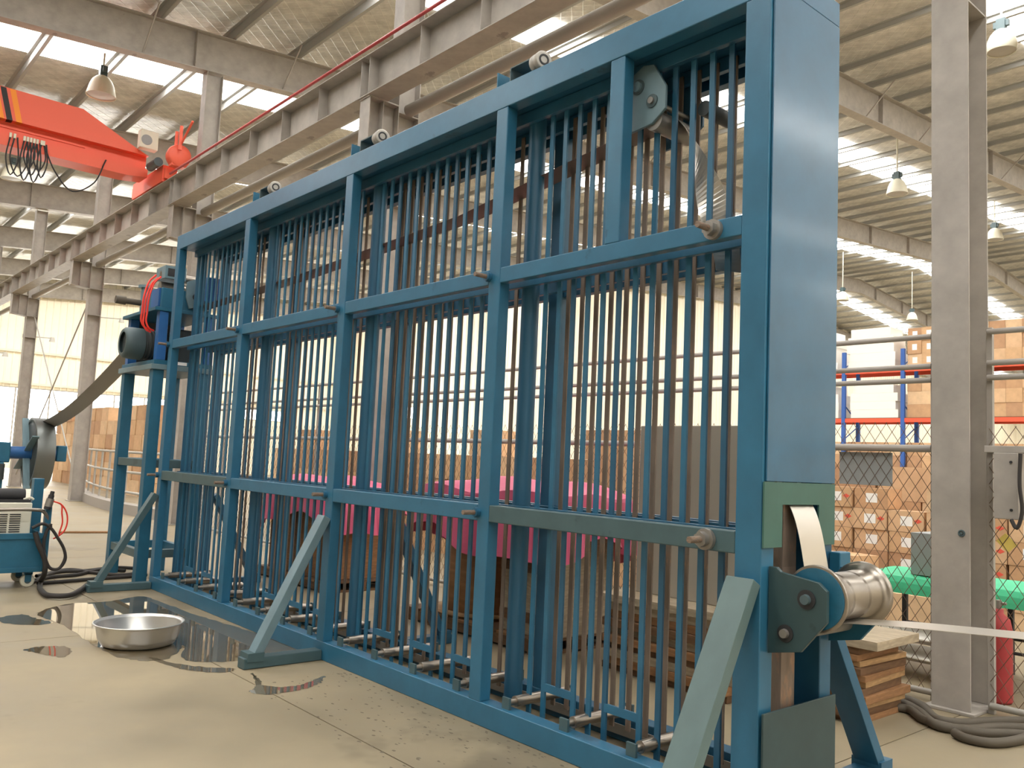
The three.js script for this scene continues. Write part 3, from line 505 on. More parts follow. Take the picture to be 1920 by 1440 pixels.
// ---------------------------------------------------------------- basin and wet floor
{
  const c = onY(258, 1208);
  const BS = 0.91, b = thing('metal_basin', 'wide shallow aluminium basin on the wet floor', 'basin', V(c.x, 0.003, c.z));
  obj('bowl', lathe([[0, 0.0], [0.25, 0.0], [0.285, 0.012], [0.315, 0.06], [0.335, 0.15], [0.352, 0.163], [0.352, 0.168], [0.333, 0.162], [0.328, 0.15], [0.308, 0.065], [0.28, 0.018], [0.25, 0.006], [0, 0.006]], 64), M.alu, b);
  obj('rim', along(new THREE.TorusGeometry(0.352, 0.006, 8, 64), V(0, 0.166, 0), V(0, 1, 0)).rotateX(0), M.alu, b);
  b.children[1].geometry = new THREE.TorusGeometry(0.352, 0.006, 8, 64).rotateX(Math.PI / 2).translate(0, 0.166, 0);
  for (const q of b.children) q.geometry.scale(BS, 1, BS);
}
function puddle(px, label) {
  const q = px.map(p => onY(p[0], p[1], 0.0015)), c = new THREE.CatmullRomCurve3(q, true, 'centripetal').getPoints(px.length * 8);
  const g = new THREE.ShapeGeometry(new THREE.Shape(c.map(p => { const k = rr(-0.012, 0.012); return new THREE.Vector2(p.x + k, -(p.z + rr(-0.012, 0.012))); }))); g.rotateX(-Math.PI / 2); g.translate(0, 0.0015, 0);
  tag(obj('puddle', uvm(g), M.wet), label, 'puddle');
}
puddle([[70, 1150], [130, 1132], [200, 1128], [262, 1118], [300, 1128], [360, 1150], [430, 1172], [500, 1192], [560, 1208], [598, 1218], [560, 1222], [500, 1226], [430, 1240], [350, 1238], [345, 1210], [330, 1225], [300, 1238], [240, 1236], [180, 1212], [120, 1172]], 'broad shallow puddle on the concrete around the metal basin');
puddle([[472, 1262], [486, 1272], [492, 1284], [530, 1288], [570, 1282], [606, 1268], [596, 1282], [560, 1294], [500, 1302], [468, 1298], [480, 1286]], 'small narrow puddle below the middle brace foot');
puddle([[0, 1158], [40, 1152], [70, 1160], [100, 1168], [60, 1172], [0, 1166]], 'thin dark wet streak in front of the trolley');
puddle([[45, 1218], [80, 1212], [120, 1212], [135, 1222], [118, 1232], [88, 1228], [60, 1222]], 'small wet patch left of the basin');
puddle([[280, 1232], [330, 1244], [380, 1250], [440, 1254], [430, 1260], [360, 1258], [310, 1246]], 'thin water trickle between basin and brace foot');
{ // dirt flakes scattered along the sill
  const P = [];
  for (let k = 0; k < 290; k++) {
    const t = rnd(), x = -3.3 + 2.9 * t, z = 0.03 + Math.pow(rnd(), 1.6) * 0.75, r = rr(0.003, 0.011), a = rr(0, 6.28), n = 6, pts = [];
    for (let i = 0; i < n; i++) { const q = a + i * Math.PI * 2 / n, s = r * rr(0.5, 1.2); pts.push(V(x + Math.cos(q) * s * 1.8, 0.0016, z + Math.sin(q) * s)); }
    for (let i = 1; i < n - 1; i++) P.push(pts[0], pts[i + 1], pts[i]);
  }
  const g = new THREE.BufferGeometry().setFromPoints(P); g.computeVertexNormals();
  const o = obj('dirt_flakes', g, M.grime); o.userData = { label: 'dark dirt flakes strewn on the concrete along the blue sill', category: 'dirt', kind: 'stuff' };
}

// ---------------------------------------------------------------- overhead crane
{
  const X = -16.6, c = thing('overhead_crane', 'red overhead travelling crane girder with black and yellow stripes', 'crane', V(X, 0, 0));
  const at = (x, y) => { const p = onX(x, y, X); return [p.z, p.y]; };
  const side = (pts, w, m, name, dx = 0, par = c) => { const g = poly(pts, w); g.rotateY(-Math.PI / 2); g.translate(w / 2 + dx, 0, 0); return obj(name, uvm(g), m, par); };
  const zf = 18, yTop = at(40, 180)[1], yMid = at(0, 228)[1], yMid2 = at(0, 256)[1], yBot = at(0, 277)[1];
  const zEnd = -2.30;
  side([[zf, yTop], [at(150, 211)[0], yTop], [at(248, 262)[0], yMid + 0.12], [zEnd, yMid], [zf, yMid]], 0.5, M.red, 'girder_web');
  side([[zf, yMid], [zEnd, yMid], [zEnd, yMid2], [zf, yMid2]], 0.16, M.red, 'girder_recess');
  side([[zf, yMid2], [zEnd, yMid2], [zEnd, yBot + 0.05], [at(230, 330)[0], yBot], [zf, yBot]], 0.5, M.red, 'bottom_flange');
  for (let k = 0; k < 3; k++) {
    const z = at(34 - k * 16, 205)[0], s = 0.16, zz = z + (k === 0 ? 0 : 0.02);
    side([[zz - 0.05, yMid], [zz + 0.05, yMid], [zz + 0.05 + s, yTop - 0.01], [zz - 0.05 + s, yTop - 0.01]].map(q => [q[0], q[1]]), 0.506, k % 2 ? M.black : M.yellow, 'warning_stripe');
  }
  obj('trim_line', [bx(0.08, 0.10, yMid - 0.12, yMid - 0.08, zEnd + 1.2, zf)], M.red, c);
  obj('end_truck', [uvm(rbx(-0.95, 0.95, 6.93, 7.28, RZ - 0.14, RZ + 0.14)), uvm(rbx(-1.05, -0.85, 6.98, 7.2, RZ - 0.12, RZ + 0.12)), uvm(rbx(0.85, 1.05, 6.98, 7.2, RZ - 0.12, RZ + 0.12))], M.red, c);
  for (const x of [-0.7, 0.7]) obj('rail_wheel', cyl(V(x, 6.99, RZ - 0.05), V(x, 6.99, RZ + 0.05), 0.09, 0.09, 20), M.motorDark, c);
  const tp = onX(362, 272, X); obj('gear_motor', [along(lathe([[0, -0.12], [0.22, -0.12], [0.24, 0], [0.22, 0.12], [0, 0.12]], 24), V(1.25, 7.42, RZ - 0.05), V(1, 0, 0)), bx(1.15, 1.35, 7.2, 7.45, RZ - 0.2, RZ + 0.1)], M.red, c);
  obj('buffer_post', [cyl(V(1.2, 7.5, RZ), V(1.2, 7.95, RZ), 0.035, 0.035, 10), cyl(V(1.45, 7.5, RZ), V(1.45, 8.0, RZ), 0.035, 0.035, 10), cyl(V(1.3, 7.55, RZ - 0.02), V(2.0, 7.95, RZ - 0.02), 0.025, 0.025, 8)], M.red, c);
  obj('travel_motor', [cyl(V(0.5, 7.3, RZ + 0.25), V(1.0, 7.3, RZ + 0.25), 0.09, 0.09, 18)], M.motor, c);
  const ac = obj('air_conditioner', uvm(rbx(0.26, 0.46, at(270, 285)[1] - 0.06, at(270, 256)[1] + 0.0, at(284, 270)[0], at(250, 270)[0], 0.02)), M.offwhite, c);
  obj('fan_grille', cyl(V(0.459, at(260, 272)[1], at(262, 270)[0]), V(0.466, at(260, 272)[1], at(262, 270)[0]), 0.11, 0.11, 24), M.grey, ac);
  // festoon cables under the girder
  const hooks = [[14, 262], [22, 262], [40, 268], [46, 269], [52, 270], [58, 271], [64, 272], [72, 273], [76, 274]];
  const y0 = yMid2 - 0.02, zs = hooks.map(h => at(...h)[0]);
  for (let k = 0; k < 8; k++) { const za = zs[k], zb = zs[(k + 1)] - 0.05, dip = k < 2 ? 0.75 : 0.55 + 0.25 * ((k * 37) % 3) / 2; obj('festoon_cable', tube([V(0.27, y0, za), V(0.27, y0 - dip * 0.6, za + 0.04), V(0.27, y0 - dip, (za + zb) / 2), V(0.27, y0 - dip * 0.6, zb - 0.04), V(0.27, y0, zb)], 0.014, 30, 6), M.black, c); }
  const za = zs[8], zb = at(192, 300)[0]; obj('festoon_cable', tube([V(0.27, y0, za), V(0.27, y0 - 0.5, za - 0.25), V(0.27, y0 - 0.8, (za + zb) / 2), V(0.27, y0 - 0.55, zb + 0.2), V(0.27, y0, zb)], 0.014, 40, 6), M.black, c);
  for (const z of zs) obj('cable_clip', bx(0.25, 0.29, y0 - 0.03, y0 + 0.06, z - 0.02, z + 0.02), M.offwhite, c);
}
// ---------------------------------------------------------------- high bay lamps, switched off
const onRoof = (x, y) => { const d = rayOf(x, y), t = (ROOF0 + ROOFS * (-CAM.z - 2.85) - CAM.y) / (d.y + ROOFS * d.z); return CAM.clone().addScaledVector(d, t); };
for (const [tx, ty, bx0, by, s, words] of [[192, 118, 190, 172, 0.30, 'above the red crane'], [24, 292, 22, 330, 0.30, 'behind the festoon cables'], [1683, 240, 1682, 358, 0.30, 'nearest the corner of the blue end plate'], [1862, 360, 1865, 445, 0.30, 'just right of the grey column'], [1582, 462, 1580, 560, 0.30, 'beside the blue end plate at rack height'], [1710, 500, 1710, 597, 0.30, 'before the lowest roof light strip'], [1842, 60, 1878, 88, 0.26, 'under the brightest roof light, right of the column']]) {
  const top = onRoof(tx, ty), b = onX(bx0, by, top.x * (words.includes('crane') ? 0.93 : words.includes('brightest') ? 0.8 : 1)), l = thing('high_bay_lamp', 'unlit bell shaped high bay lamp hanging ' + words, 'lamp', V(b.x, b.y, b.z));
  obj('shade', lathe([[0.07, 0.33], [0.13, 0.30], [0.19, 0.23], [0.235, 0.13], [0.265, 0.0], [s - 0.012, -0.10], [s, -0.10], [0.277, 0.0], [0.247, 0.135], [0.20, 0.24], [0.14, 0.31], [0.08, 0.345], [0.07, 0.33]], 32), M.offwhite, l);
  obj('lens', lathe([[0, -0.10], [s - 0.01, -0.08], [s - 0.01, -0.075], [0, -0.09]], 28), M.galv, l);
  obj('driver', [bx(-0.08, 0.08, 0.34, 0.56, -0.07, 0.07), bx(-0.14, 0.14, 0.40, 0.52, -0.04, 0.04)], M.motor, l);
  const H = roofY(b.z) - 0.3 - b.y; if (H > 0.6) obj('stem', cyl(V(0, 0.56, 0), V(0, H, 0), 0.022, 0.022, 8), M.offwhite, l);
}

// ---------------------------------------------------------------- wire fence in the column row
const FZ = CZ - 0.17;
function diamondMesh(x0, x1, y0, y1, z, dx = 0.085, dy = 0.13) {
  const P = [], r = 0.0022, k = dy / dx, W = x1 - x0, H = y1 - y0;
  const wire = (a, b) => { const d = b.clone().sub(a).normalize(), s = V(-d.y, d.x, 0).multiplyScalar(r), f = V(0, 0, r); const A = [a.clone().add(s), a.clone().add(f), a.clone().sub(s), a.clone().sub(f)], B = A.map(p => p.clone().add(b).sub(a)); for (let i = 0; i < 4; i++) { const j = (i + 1) % 4; P.push(A[i], A[j], B[j], A[i], B[j], B[i]); } };
  for (const sg of [1, -1]) for (let s = -H / k; s < W; s += dx) {
    let xa = s, ya = 0, xb = s + H / k, yb = H;
    if (xa < 0) { ya = -xa * k; xa = 0; } if (xb > W) { yb = H - (xb - W) * k; xb = W; }
    if (xb - xa < 0.01) continue;
    const X = v => sg > 0 ? x0 + v : x1 - v;
    wire(V(X(xa), y0 + ya, z + sg * r), V(X(xb), y0 + yb, z + sg * r));
  }
  const g = new THREE.BufferGeometry().setFromPoints(P); g.computeVertexNormals(); return g;
}
[[-0.19, 3.2, 'wire mesh fence right of the near grey column'], [-7.52, -0.56, 'wire mesh fence between the cage and the carton piles'], [-14.82, -7.88, 'wire mesh fence bay behind the far half of the cage']].forEach(([a, b, words], i) => {
  const f = thing('wire_fence', words, 'fence', V(0, 0, 0));
  const m = obj('wire_mesh', diamondMesh(a, b, 0.07, i === 0 ? 1.9 : 1.93, FZ), M.mesh, f); m.userData.kind = 'stuff';
  for (const y of [1.74, 2.23, 2.33, 2.545]) obj('rail', cyl(V(a, y, FZ + 0.02), V(b, y, FZ + 0.02), y < 2 ? 0.026 : 0.02, y < 2 ? 0.026 : 0.02, 12), M.frame, f);
  obj('rail', cyl(V(a, 0.055, FZ), V(b, 0.055, FZ), 0.022, 0.022, 10), M.galv, f);
  const n = Math.max(1, Math.round((b - a) / 1.75));
  for (let k = 0; k <= n; k++) { const x = a + (b - a) * k / n; obj('fence_post', rbx(x - 0.02, x + 0.02, 0, 2.58, FZ - 0.045, FZ - 0.008, 0.003), M.frame, f); }
});
{
  const p = onZ(1582, 845, FZ - 0.07), q = onZ(1680, 912, FZ - 0.07);
  tag(obj('grey_sheet', rbx(p.x, q.x, q.y, p.y - 0.01, FZ - 0.016, FZ - 0.0046, 0.002), M.grey), 'plain grey sheet hung on the wire fence above the carton pile', 'sheet');
  const e = onZ(1858, 848, -2.75), e2 = onZ(1912, 985, -2.75);
  const b = thing('electrical_box', 'grey electrical box on the side of the near column', 'box', V(0, 0, 0));
  obj('case', uvm(rbx(e.x, e2.x - 0.02, e2.y + 0.03, e.y, -2.99, -2.79, 0.006)), M.frame, b); obj('arm', rbx(e.x - 0.06, e2.x + 0.35, e.y, e.y + 0.045, -2.86, -2.80, 0.004), M.frame, b);
  obj('screw', [cyl(V(e2.x - 0.06, e.y - 0.06, -2.79), V(e2.x - 0.06, e.y - 0.06, -2.784), 0.009, 0.009, 8), cyl(V(e2.x - 0.06, e2.y + 0.09, -2.79), V(e2.x - 0.06, e2.y + 0.09, -2.784), 0.009, 0.009, 8)], M.black, b);
  tag(obj('box_cable', tube([V(e2.x + 0.005, e.y - 0.005, -2.76), V(e2.x, e.y - 0.2, -2.755), V(e2.x + 0.012, e2.y + 0.08, -2.755), V(e2.x - 0.02, e2.y - 0.02, -2.755), V(e2.x - 0.055, e2.y + 0.03, -2.77)], 0.012, 50, 8), M.rubber), 'dark cable looping down beside the grey electrical box', 'cable');
  const n = onZ(1803, 1000, CZ + 0.002); tag(obj('cable_gland', [along(new THREE.TorusGeometry(0.018, 0.006, 8, 18).rotateX(Math.PI / 2), V(n.x, n.y, CZ + 0.004), V(0, 0, 1)), cyl(V(n.x, n.y, CZ + 0.0005), V(n.x, n.y, CZ + 0.012), 0.009, 0.009, 10)], M.motor), 'small dark metal ring fixed to the near grey column', 'ring');
}

// ---------------------------------------------------------------- cartons, racks and covered goods behind the fence
const unit = new THREE.BoxGeometry(1, 1, 1);
{ const uv = unit.attributes.uv; for (let i = 0; i < uv.count; i++) uv.setXY(i, uv.getX(i) * 0.5, uv.getY(i) * 0.5); }
const tapeG = new THREE.BoxGeometry(0.12, 0.006, 1.004).translate(0, 0.5, 0), paperG = new THREE.BoxGeometry(0.34, 0.46, 0.008).translate(0.02, 0.02, 0.503), paperX = new THREE.BoxGeometry(0.008, 0.42, 0.30).translate(0.503, 0.02, 0.05);
const markG = new THREE.BoxGeometry(0.16, 0.16, 0.008).rotateZ(Math.PI / 4).translate(0.34, 0.05, 0.5025), printG = mergeGeometries([0.30, 0.18].map(y => new THREE.BoxGeometry(0.5, 0.045, 0.006).translate(-0.1, y - 0.05, 0.5015)));
function carton(x, y, z, w, h, d, label, group, detail = 0, turn = 0) {
  const o = obj('cardboard_carton', unit, cards[Math.floor(rnd() * cards.length)]);
  o.scale.set(w - 0.006, h - 0.004, d - 0.006); o.position.set(x, y + (h - 0.004) / 2, z); o.rotation.y = turn;
  tag(o, label, 'carton', group);
  if (detail > 0) obj('tape', tapeG, M.tape, o);
  if (detail > 1) { obj('paper_label', paperG, M.labelWhite, o); if (rnd() < 0.5) obj('side_label', paperX, M.labelWhite, o); if (rnd() < 0.6) obj('hazard_mark', markG, M.labelRed, o); }
  return o;
}
function pile(x0, x1, z, w, h, d, rowsAt, label, group, detail, jit = 0.02) {
  for (let x = x0; x < x1; x += w + 0.012) { const n = rowsAt(x); for (let k = 0; k < n; k++) carton(x + rr(-jit, jit) * 0.4, k * h, z + rr(-jit, jit), w, h, d, label, group, detail, 0); }
}
// small labelled cartons stacked on the floor right behind the fence
pile(-3.5, -0.25, -6.6, 0.40, 0.235, 0.36, x => x > -2.3 && x < -1.9 ? 5 : 6, 'small brown carton with a white paper label piled on the floor behind the fence', 'small labelled cartons behind the fence', 2);
pile(-3.9, -0.2, -7.6, 0.55, 0.42, 0.5, x => 4 + (Math.floor(x * 7) % 2 ? 1 : 0), 'large brown carton in the tall second row of the floor pile', 'large cartons in the second row behind the fence', 1);
// three cartons fallen open in front of the pile
carton(-2.72, 0.72 - 0.72, -5.95, 0.5, 0.42, 0.42, 'lidded brown carton standing in front of the small labelled cartons', undefined, 2, 0.35);
carton(-2.68, 0.420, -5.95, 0.46, 0.26, 0.40, 'turned brown carton resting on the lidded carton', undefined, 1, -0.25);
carton(-1.95, 0, -5.85, 0.72, 0.36, 0.42, 'long pale carton standing before the labelled pile', undefined, 1, 0.05);
// taller pile seen through the bars
pile(-15.2, -4.6, -5.4, 0.62, 0.40, 0.5, x => 4 + (Math.floor(Math.abs(x) * 3.7) % 3 === 0 ? 1 : 0), 'brown carton in the long stack behind the cage', 'cartons stacked behind the cage', 1);
// far pile next to the curved kerb
pile(-34.5, -23.0, -5.6, 0.72, 0.46, 0.6, x => 5 + (Math.floor(Math.abs(x) * 2.3) % 2), 'brown carton in the far stack beyond the curved kerb', 'cartons stacked beyond the kerb', 1);

// tall pallet rack with blue uprights and orange beams
{
  const RKZ = -24.0, x0 = onZ(1582, 785, RKZ).x, bay = onZ(1693, 785, RKZ).x - x0, LV = [1.75, 3.38, 5.0];
  const rk = thing('pallet_rack', 'long pallet rack with blue uprights and orange beams behind the fence', 'rack', V(0, 0, RKZ));
  for (let k = -1; k <= 3; k++) {
    const x = x0 + k * bay;
    for (const z of [0, -1.0]) obj('upright', bx(x - 0.06, x + 0.06, 0, 5.75, z - 0.05, z + 0.05), M.rackBlue, rk);
    obj('lattice', [0.4, 1.6, 2.8, 4.0, 5.2].map((y, i) => cyl(V(x, y, 0), V(x, y + (i % 2 ? -0.6 : 0.5), -1.0), 0.02, 0.02, 6)), M.rackBlue, rk);
    if (k < 3) for (const y of LV) { obj('beam', bx(x + 0.06, x + bay - 0.06, y, y + 0.13, -0.03, 0.03), M.orange, rk); obj('beam', bx(x + 0.06, x + bay - 0.06, y, y + 0.13, -1.03, -0.97), M.orange, rk); obj('deck_board', bx(x + 0.08, x + bay - 0.08, y + 0.13, y + 0.15, -1.0, 0.02), M.woodDark, rk); }
  }
  for (let k = -1; k < 3; k++) {
    const x = x0 + k * bay;
    LV.forEach((y, i) => {
      const foam = k === 0 && i >= 1 || k === -1 && i > 0;
      if (foam) {
        const fl = i === 1 ? 4 : 5;
        for (let j = 0; j < fl; j++) { const o = obj('foam_slab', unit, M.foam), w = bay * 0.8 - (j === fl - 1 ? 0.25 : 0.06 * (j % 2)); o.scale.set(w, 0.27, 0.9); o.position.set(x + bay / 2 + rr(-0.05, 0.05) - (i > 1 ? 0.1 : 0), y + 0.15 + 0.135 + j * 0.273, RKZ - 0.5); tag(o, i === 1 ? 'white foam slab stacked on the middle rack shelf' : 'white foam slab stacked on the top rack shelf', 'foam slab', i === 1 ? 'foam slabs on the middle rack shelf' : 'foam slabs on the top rack shelf'); }
      } else {
        const rows = i === 2 ? 3 : i === 1 ? 3 : 2, w = (bay - 0.2) / 4;
        for (let j = 0; j < rows; j++) for (let q = 0; q < 4; q++) { const o = carton(x + 0.1 + w * (q + 0.5), y + 0.15 + j * 0.42, RKZ - 0.45 + rr(-0.02, 0.02), w, 0.42, 0.75, ['carton on the lowest shelf of the tall rack', 'carton on the middle shelf of the tall rack', 'carton stacked high on the top shelf of the tall rack'][i], 'rack cartons, shelf ' + (i + 1), 0); if (i === 2 && (k === 0 || k === 1)) obj('paper_label', paperG, M.labelWhite, o); }
      }
    });
  }
}
// big cartons on the right, beyond the near column
for (let k = 0; k < 3; k++) for (let j = 0; j < 4; j++) carton(1.7 + k * 0.66 - 2.1, j * 0.52 + 1.62, -9.4, 0.64, 0.52, 0.6, 'large carton high on the stand right of the near column', 'large cartons right of the near column', 1);
{ const s = thing('storage_stand', 'low steel stand carrying large cartons right of the near column', 'stand', V(0.26, 0, -9.4)); obj('top_board', bx(-1.1, 1.1, 1.56, 1.62, -0.45, 0.45), M.orange, s); for (const x of [-1.0, 1.0]) for (const z of [-0.4, 0.4]) obj('leg', bx(x - 0.05, x + 0.05, 0, 1.56, z - 0.05, z + 0.05), M.rackBlue, s); }

// table under a green cloth, light box on it
function cloth(w, d, h, drop, m, seedShift) {
  const nx = 36, nz = 24, P = [], Q = (i, j) => {
    const u = i / nx * 2 - 1, v = j / nz * 2 - 1, x = u * (w / 2 + drop), z = v * (d / 2 + drop), ox = Math.max(0, Math.abs(x) - w / 2), oz = Math.max(0, Math.abs(z) - d / 2), o = Math.max(ox, oz);
    const fold = o > 0 ? 0.02 + 0.012 * Math.sin((x + seedShift) * 17) + 0.012 * Math.sin((z - seedShift) * 15) : 0;
    return V(Math.sign(x) * (Math.min(Math.abs(x), w / 2 + 0.02) + (ox > 0 ? fold + ox * 0.12 : 0)), h - o * 0.98 + 0.004 * Math.sin(x * 9 + z * 5), Math.sign(z) * (Math.min(Math.abs(z), d / 2 + 0.02) + (oz > 0 ? fold + oz * 0.12 : 0)));
  };
  for (let i = 0; i < nx; i++) for (let j = 0; j < nz; j++) { const a = Q(i, j), b = Q(i, j + 1), c = Q(i + 1, j + 1), e = Q(i + 1, j); P.push(a, b, c, a, c, e); }
  const g = new THREE.BufferGeometry().setFromPoints(P); g.computeVertexNormals(); return g;
}
{
  const t = thing('work_table', 'black legged work table under a green cloth behind the fence', 'table', V(-0.55, 0, -4.15));
  obj('table_top', rbx(-0.95, 0.95, 0.70, 0.735, -0.38, 0.38), M.woodDark, t);
  for (const x of [-0.85, 0.0, 0.85]) for (const z of [-0.32, 0.32]) obj('leg', rbx(x - 0.02, x + 0.02, 0, 0.70, z - 0.02, z + 0.02, 0.003), M.black, t);
  obj('stretcher', [cyl(V(-0.85, 0.28, 0.32), V(0.85, 0.28, 0.32), 0.012, 0.012, 8), cyl(V(-0.85, 0.28, -0.32), V(0.85, 0.28, -0.32), 0.012, 0.012, 8)], M.black, t);
  const c = obj('green_cloth', cloth(1.9, 0.76, 0.742, 0.13, M.greenCloth, 0.4), M.greenCloth); c.position.copy(t.position); tag(c, 'green cloth draped over the work table behind the fence', 'cloth');
  const b = obj('grey_carton', rbx(-0.16, 0.22, 0, 0.34, -0.2, 0.2, 0.004), M.grey); b.position.set(-0.95, 0.749, -4.12); tag(b, 'light grey box standing on the green table cloth', 'box');
  const k = thing('black_case', 'black tool case on the green table right of the near column', 'case', V(0.18, 0.749, -4.1)); obj('body', rbx(-0.24, 0.42, 0, 0.17, -0.18, 0.18, 0.03), M.black, k); obj('lid', rbx(-0.23, 0.41, 0.17, 0.2, -0.17, 0.17, 0.012), M.motorDark, k);
  const n = obj('paper_note', bx(-0.04, 0.04, -0.05, 0.05, -0.002, 0.002), M.yellowNote); const q = onZ(1888, 1018, FZ - 0.01); n.position.set(q.x, q.y, FZ - 0.006); n.rotation.z = 0.78; tag(n, 'small yellow paper diamond hung on the wire fence', 'note');
  const g = onZ(1873, 1160, -3.42), r = thing('red_cylinder', 'red gas cylinder standing behind the fence at the near column', 'cylinder', V(g.x, 0, -3.42)); obj('body', lathe([[0, 0.002], [0.075, 0.002], [0.085, 0.02], [0.085, 0.50], [0.07, 0.57], [0.03, 0.61], [0.03, 0.64], [0, 0.64]], 28), M.redThin, r); obj('valve', [cyl(V(0, 0.64, 0), V(0, 0.70, 0), 0.018, 0.018, 10), cyl(V(0, 0.68, 0), V(0.05, 0.68, 0), 0.01, 0.01, 8)], M.dullSteel, r);
}
// pale sheets and a low frame on the floor behind the fence
for (const [x, z, y, w, d, turn] of [[-1.3, -3.75, 0.30, 1.5, 0.5, 0.08], [-1.2, -3.8, 0.16, 1.6, 0.55, -0.05]]) { const o = obj('pale_sheet', rbx(-w / 2, w / 2, 0, 0.012, -d / 2, d / 2, 0.003), M.white); o.position.set(x, y, z); o.rotation.y = turn; tag(o, y > 0.2 ? 'upper pale board on the low frame behind the fence' : 'lower pale board on the low frame behind the fence', 'board'); }
{ const s = thing('low_frame', 'low grey steel frame on the floor behind the fence', 'frame', V(-1.25, 0, -3.78)); for (const x of [-0.7, 0.7]) for (const z of [-0.2, 0.2]) obj('leg', bx(x - 0.02, x + 0.02, 0, 0.30, z - 0.02, z + 0.02), M.galv, s); for (const y of [0.13, 0.27]) for (const z of [-0.2, 0.2]) obj('bar', bx(-0.68, 0.68, y, y + 0.03, z - 0.015, z + 0.015), M.galv, s); }

// goods between the cage and the fence: tarpaulins over pallets, a wooden drum, boards, grey panel
function pallet(x, z, w, d, label) {
  const p = thing('wooden_pallet', label, 'pallet', V(x, 0, z));
  for (let k = 0; k < 7; k++) { const u = -w / 2 + (k + 0.5) * w / 7; obj('deck_plank', bx(u - w / 16, u + w / 16, 0.10, 0.12, -d / 2, d / 2), k % 2 ? M.woodMid : M.woodDark, p); }
  for (const zz of [-d / 2 + 0.05, 0, d / 2 - 0.05]) { obj('stringer', bx(-w / 2, w / 2, 0.02, 0.10, zz - 0.045, zz + 0.045), M.woodDark, p); }
  for (const u of [-w / 2 + 0.08, w / 2 - 0.08]) obj('bottom_plank', bx(u - 0.06, u + 0.06, 0, 0.02, -d / 2, d / 2), M.woodDark, p);
}
function tarpBlob(w, d, top, low, sh) {                       // a sheet thrown over a heap: rounded top, hanging pleats, ragged hem
  const nu = 90, nv = 22, P = [], Q = (i, j) => {
    const a = i / nu * Math.PI * 2, t = j / nv, c = Math.cos(a), s = Math.sin(a), e = Math.pow(Math.pow(Math.abs(c), 4) + Math.pow(Math.abs(s), 4), -0.25);
    const roof = Math.min(1, t / 0.55), hang = Math.max(0, (t - 0.55) / 0.45), r = roof * (1 + 0.10 * hang + hang * 0.05 * Math.sin(a * 11 + sh) + hang * 0.035 * Math.sin(a * 23 + 2 * sh));
    const hem = low + 0.10 * Math.sin(a * 3 + sh) + 0.05 * Math.sin(a * 7);
    const y = hang > 0 ? (top - 0.10) + (hem - top + 0.10) * hang : top - 0.10 * Math.pow(roof, 3) + 0.03 * Math.sin(c * roof * 6 + sh) * Math.sin(s * roof * 5);
    return V(c * e * r * w / 2, y, s * e * r * d / 2);
  };
  for (let i = 0; i < nu; i++) for (let j = 0; j < nv; j++) { const A = Q(i, j), B = Q(i, j + 1), C = Q(i + 1, j + 1), D = Q(i + 1, j); P.push(A, C, B, A, D, C); }
  const g = new THREE.BufferGeometry().setFromPoints(P); g.computeVertexNormals(); return g;
}
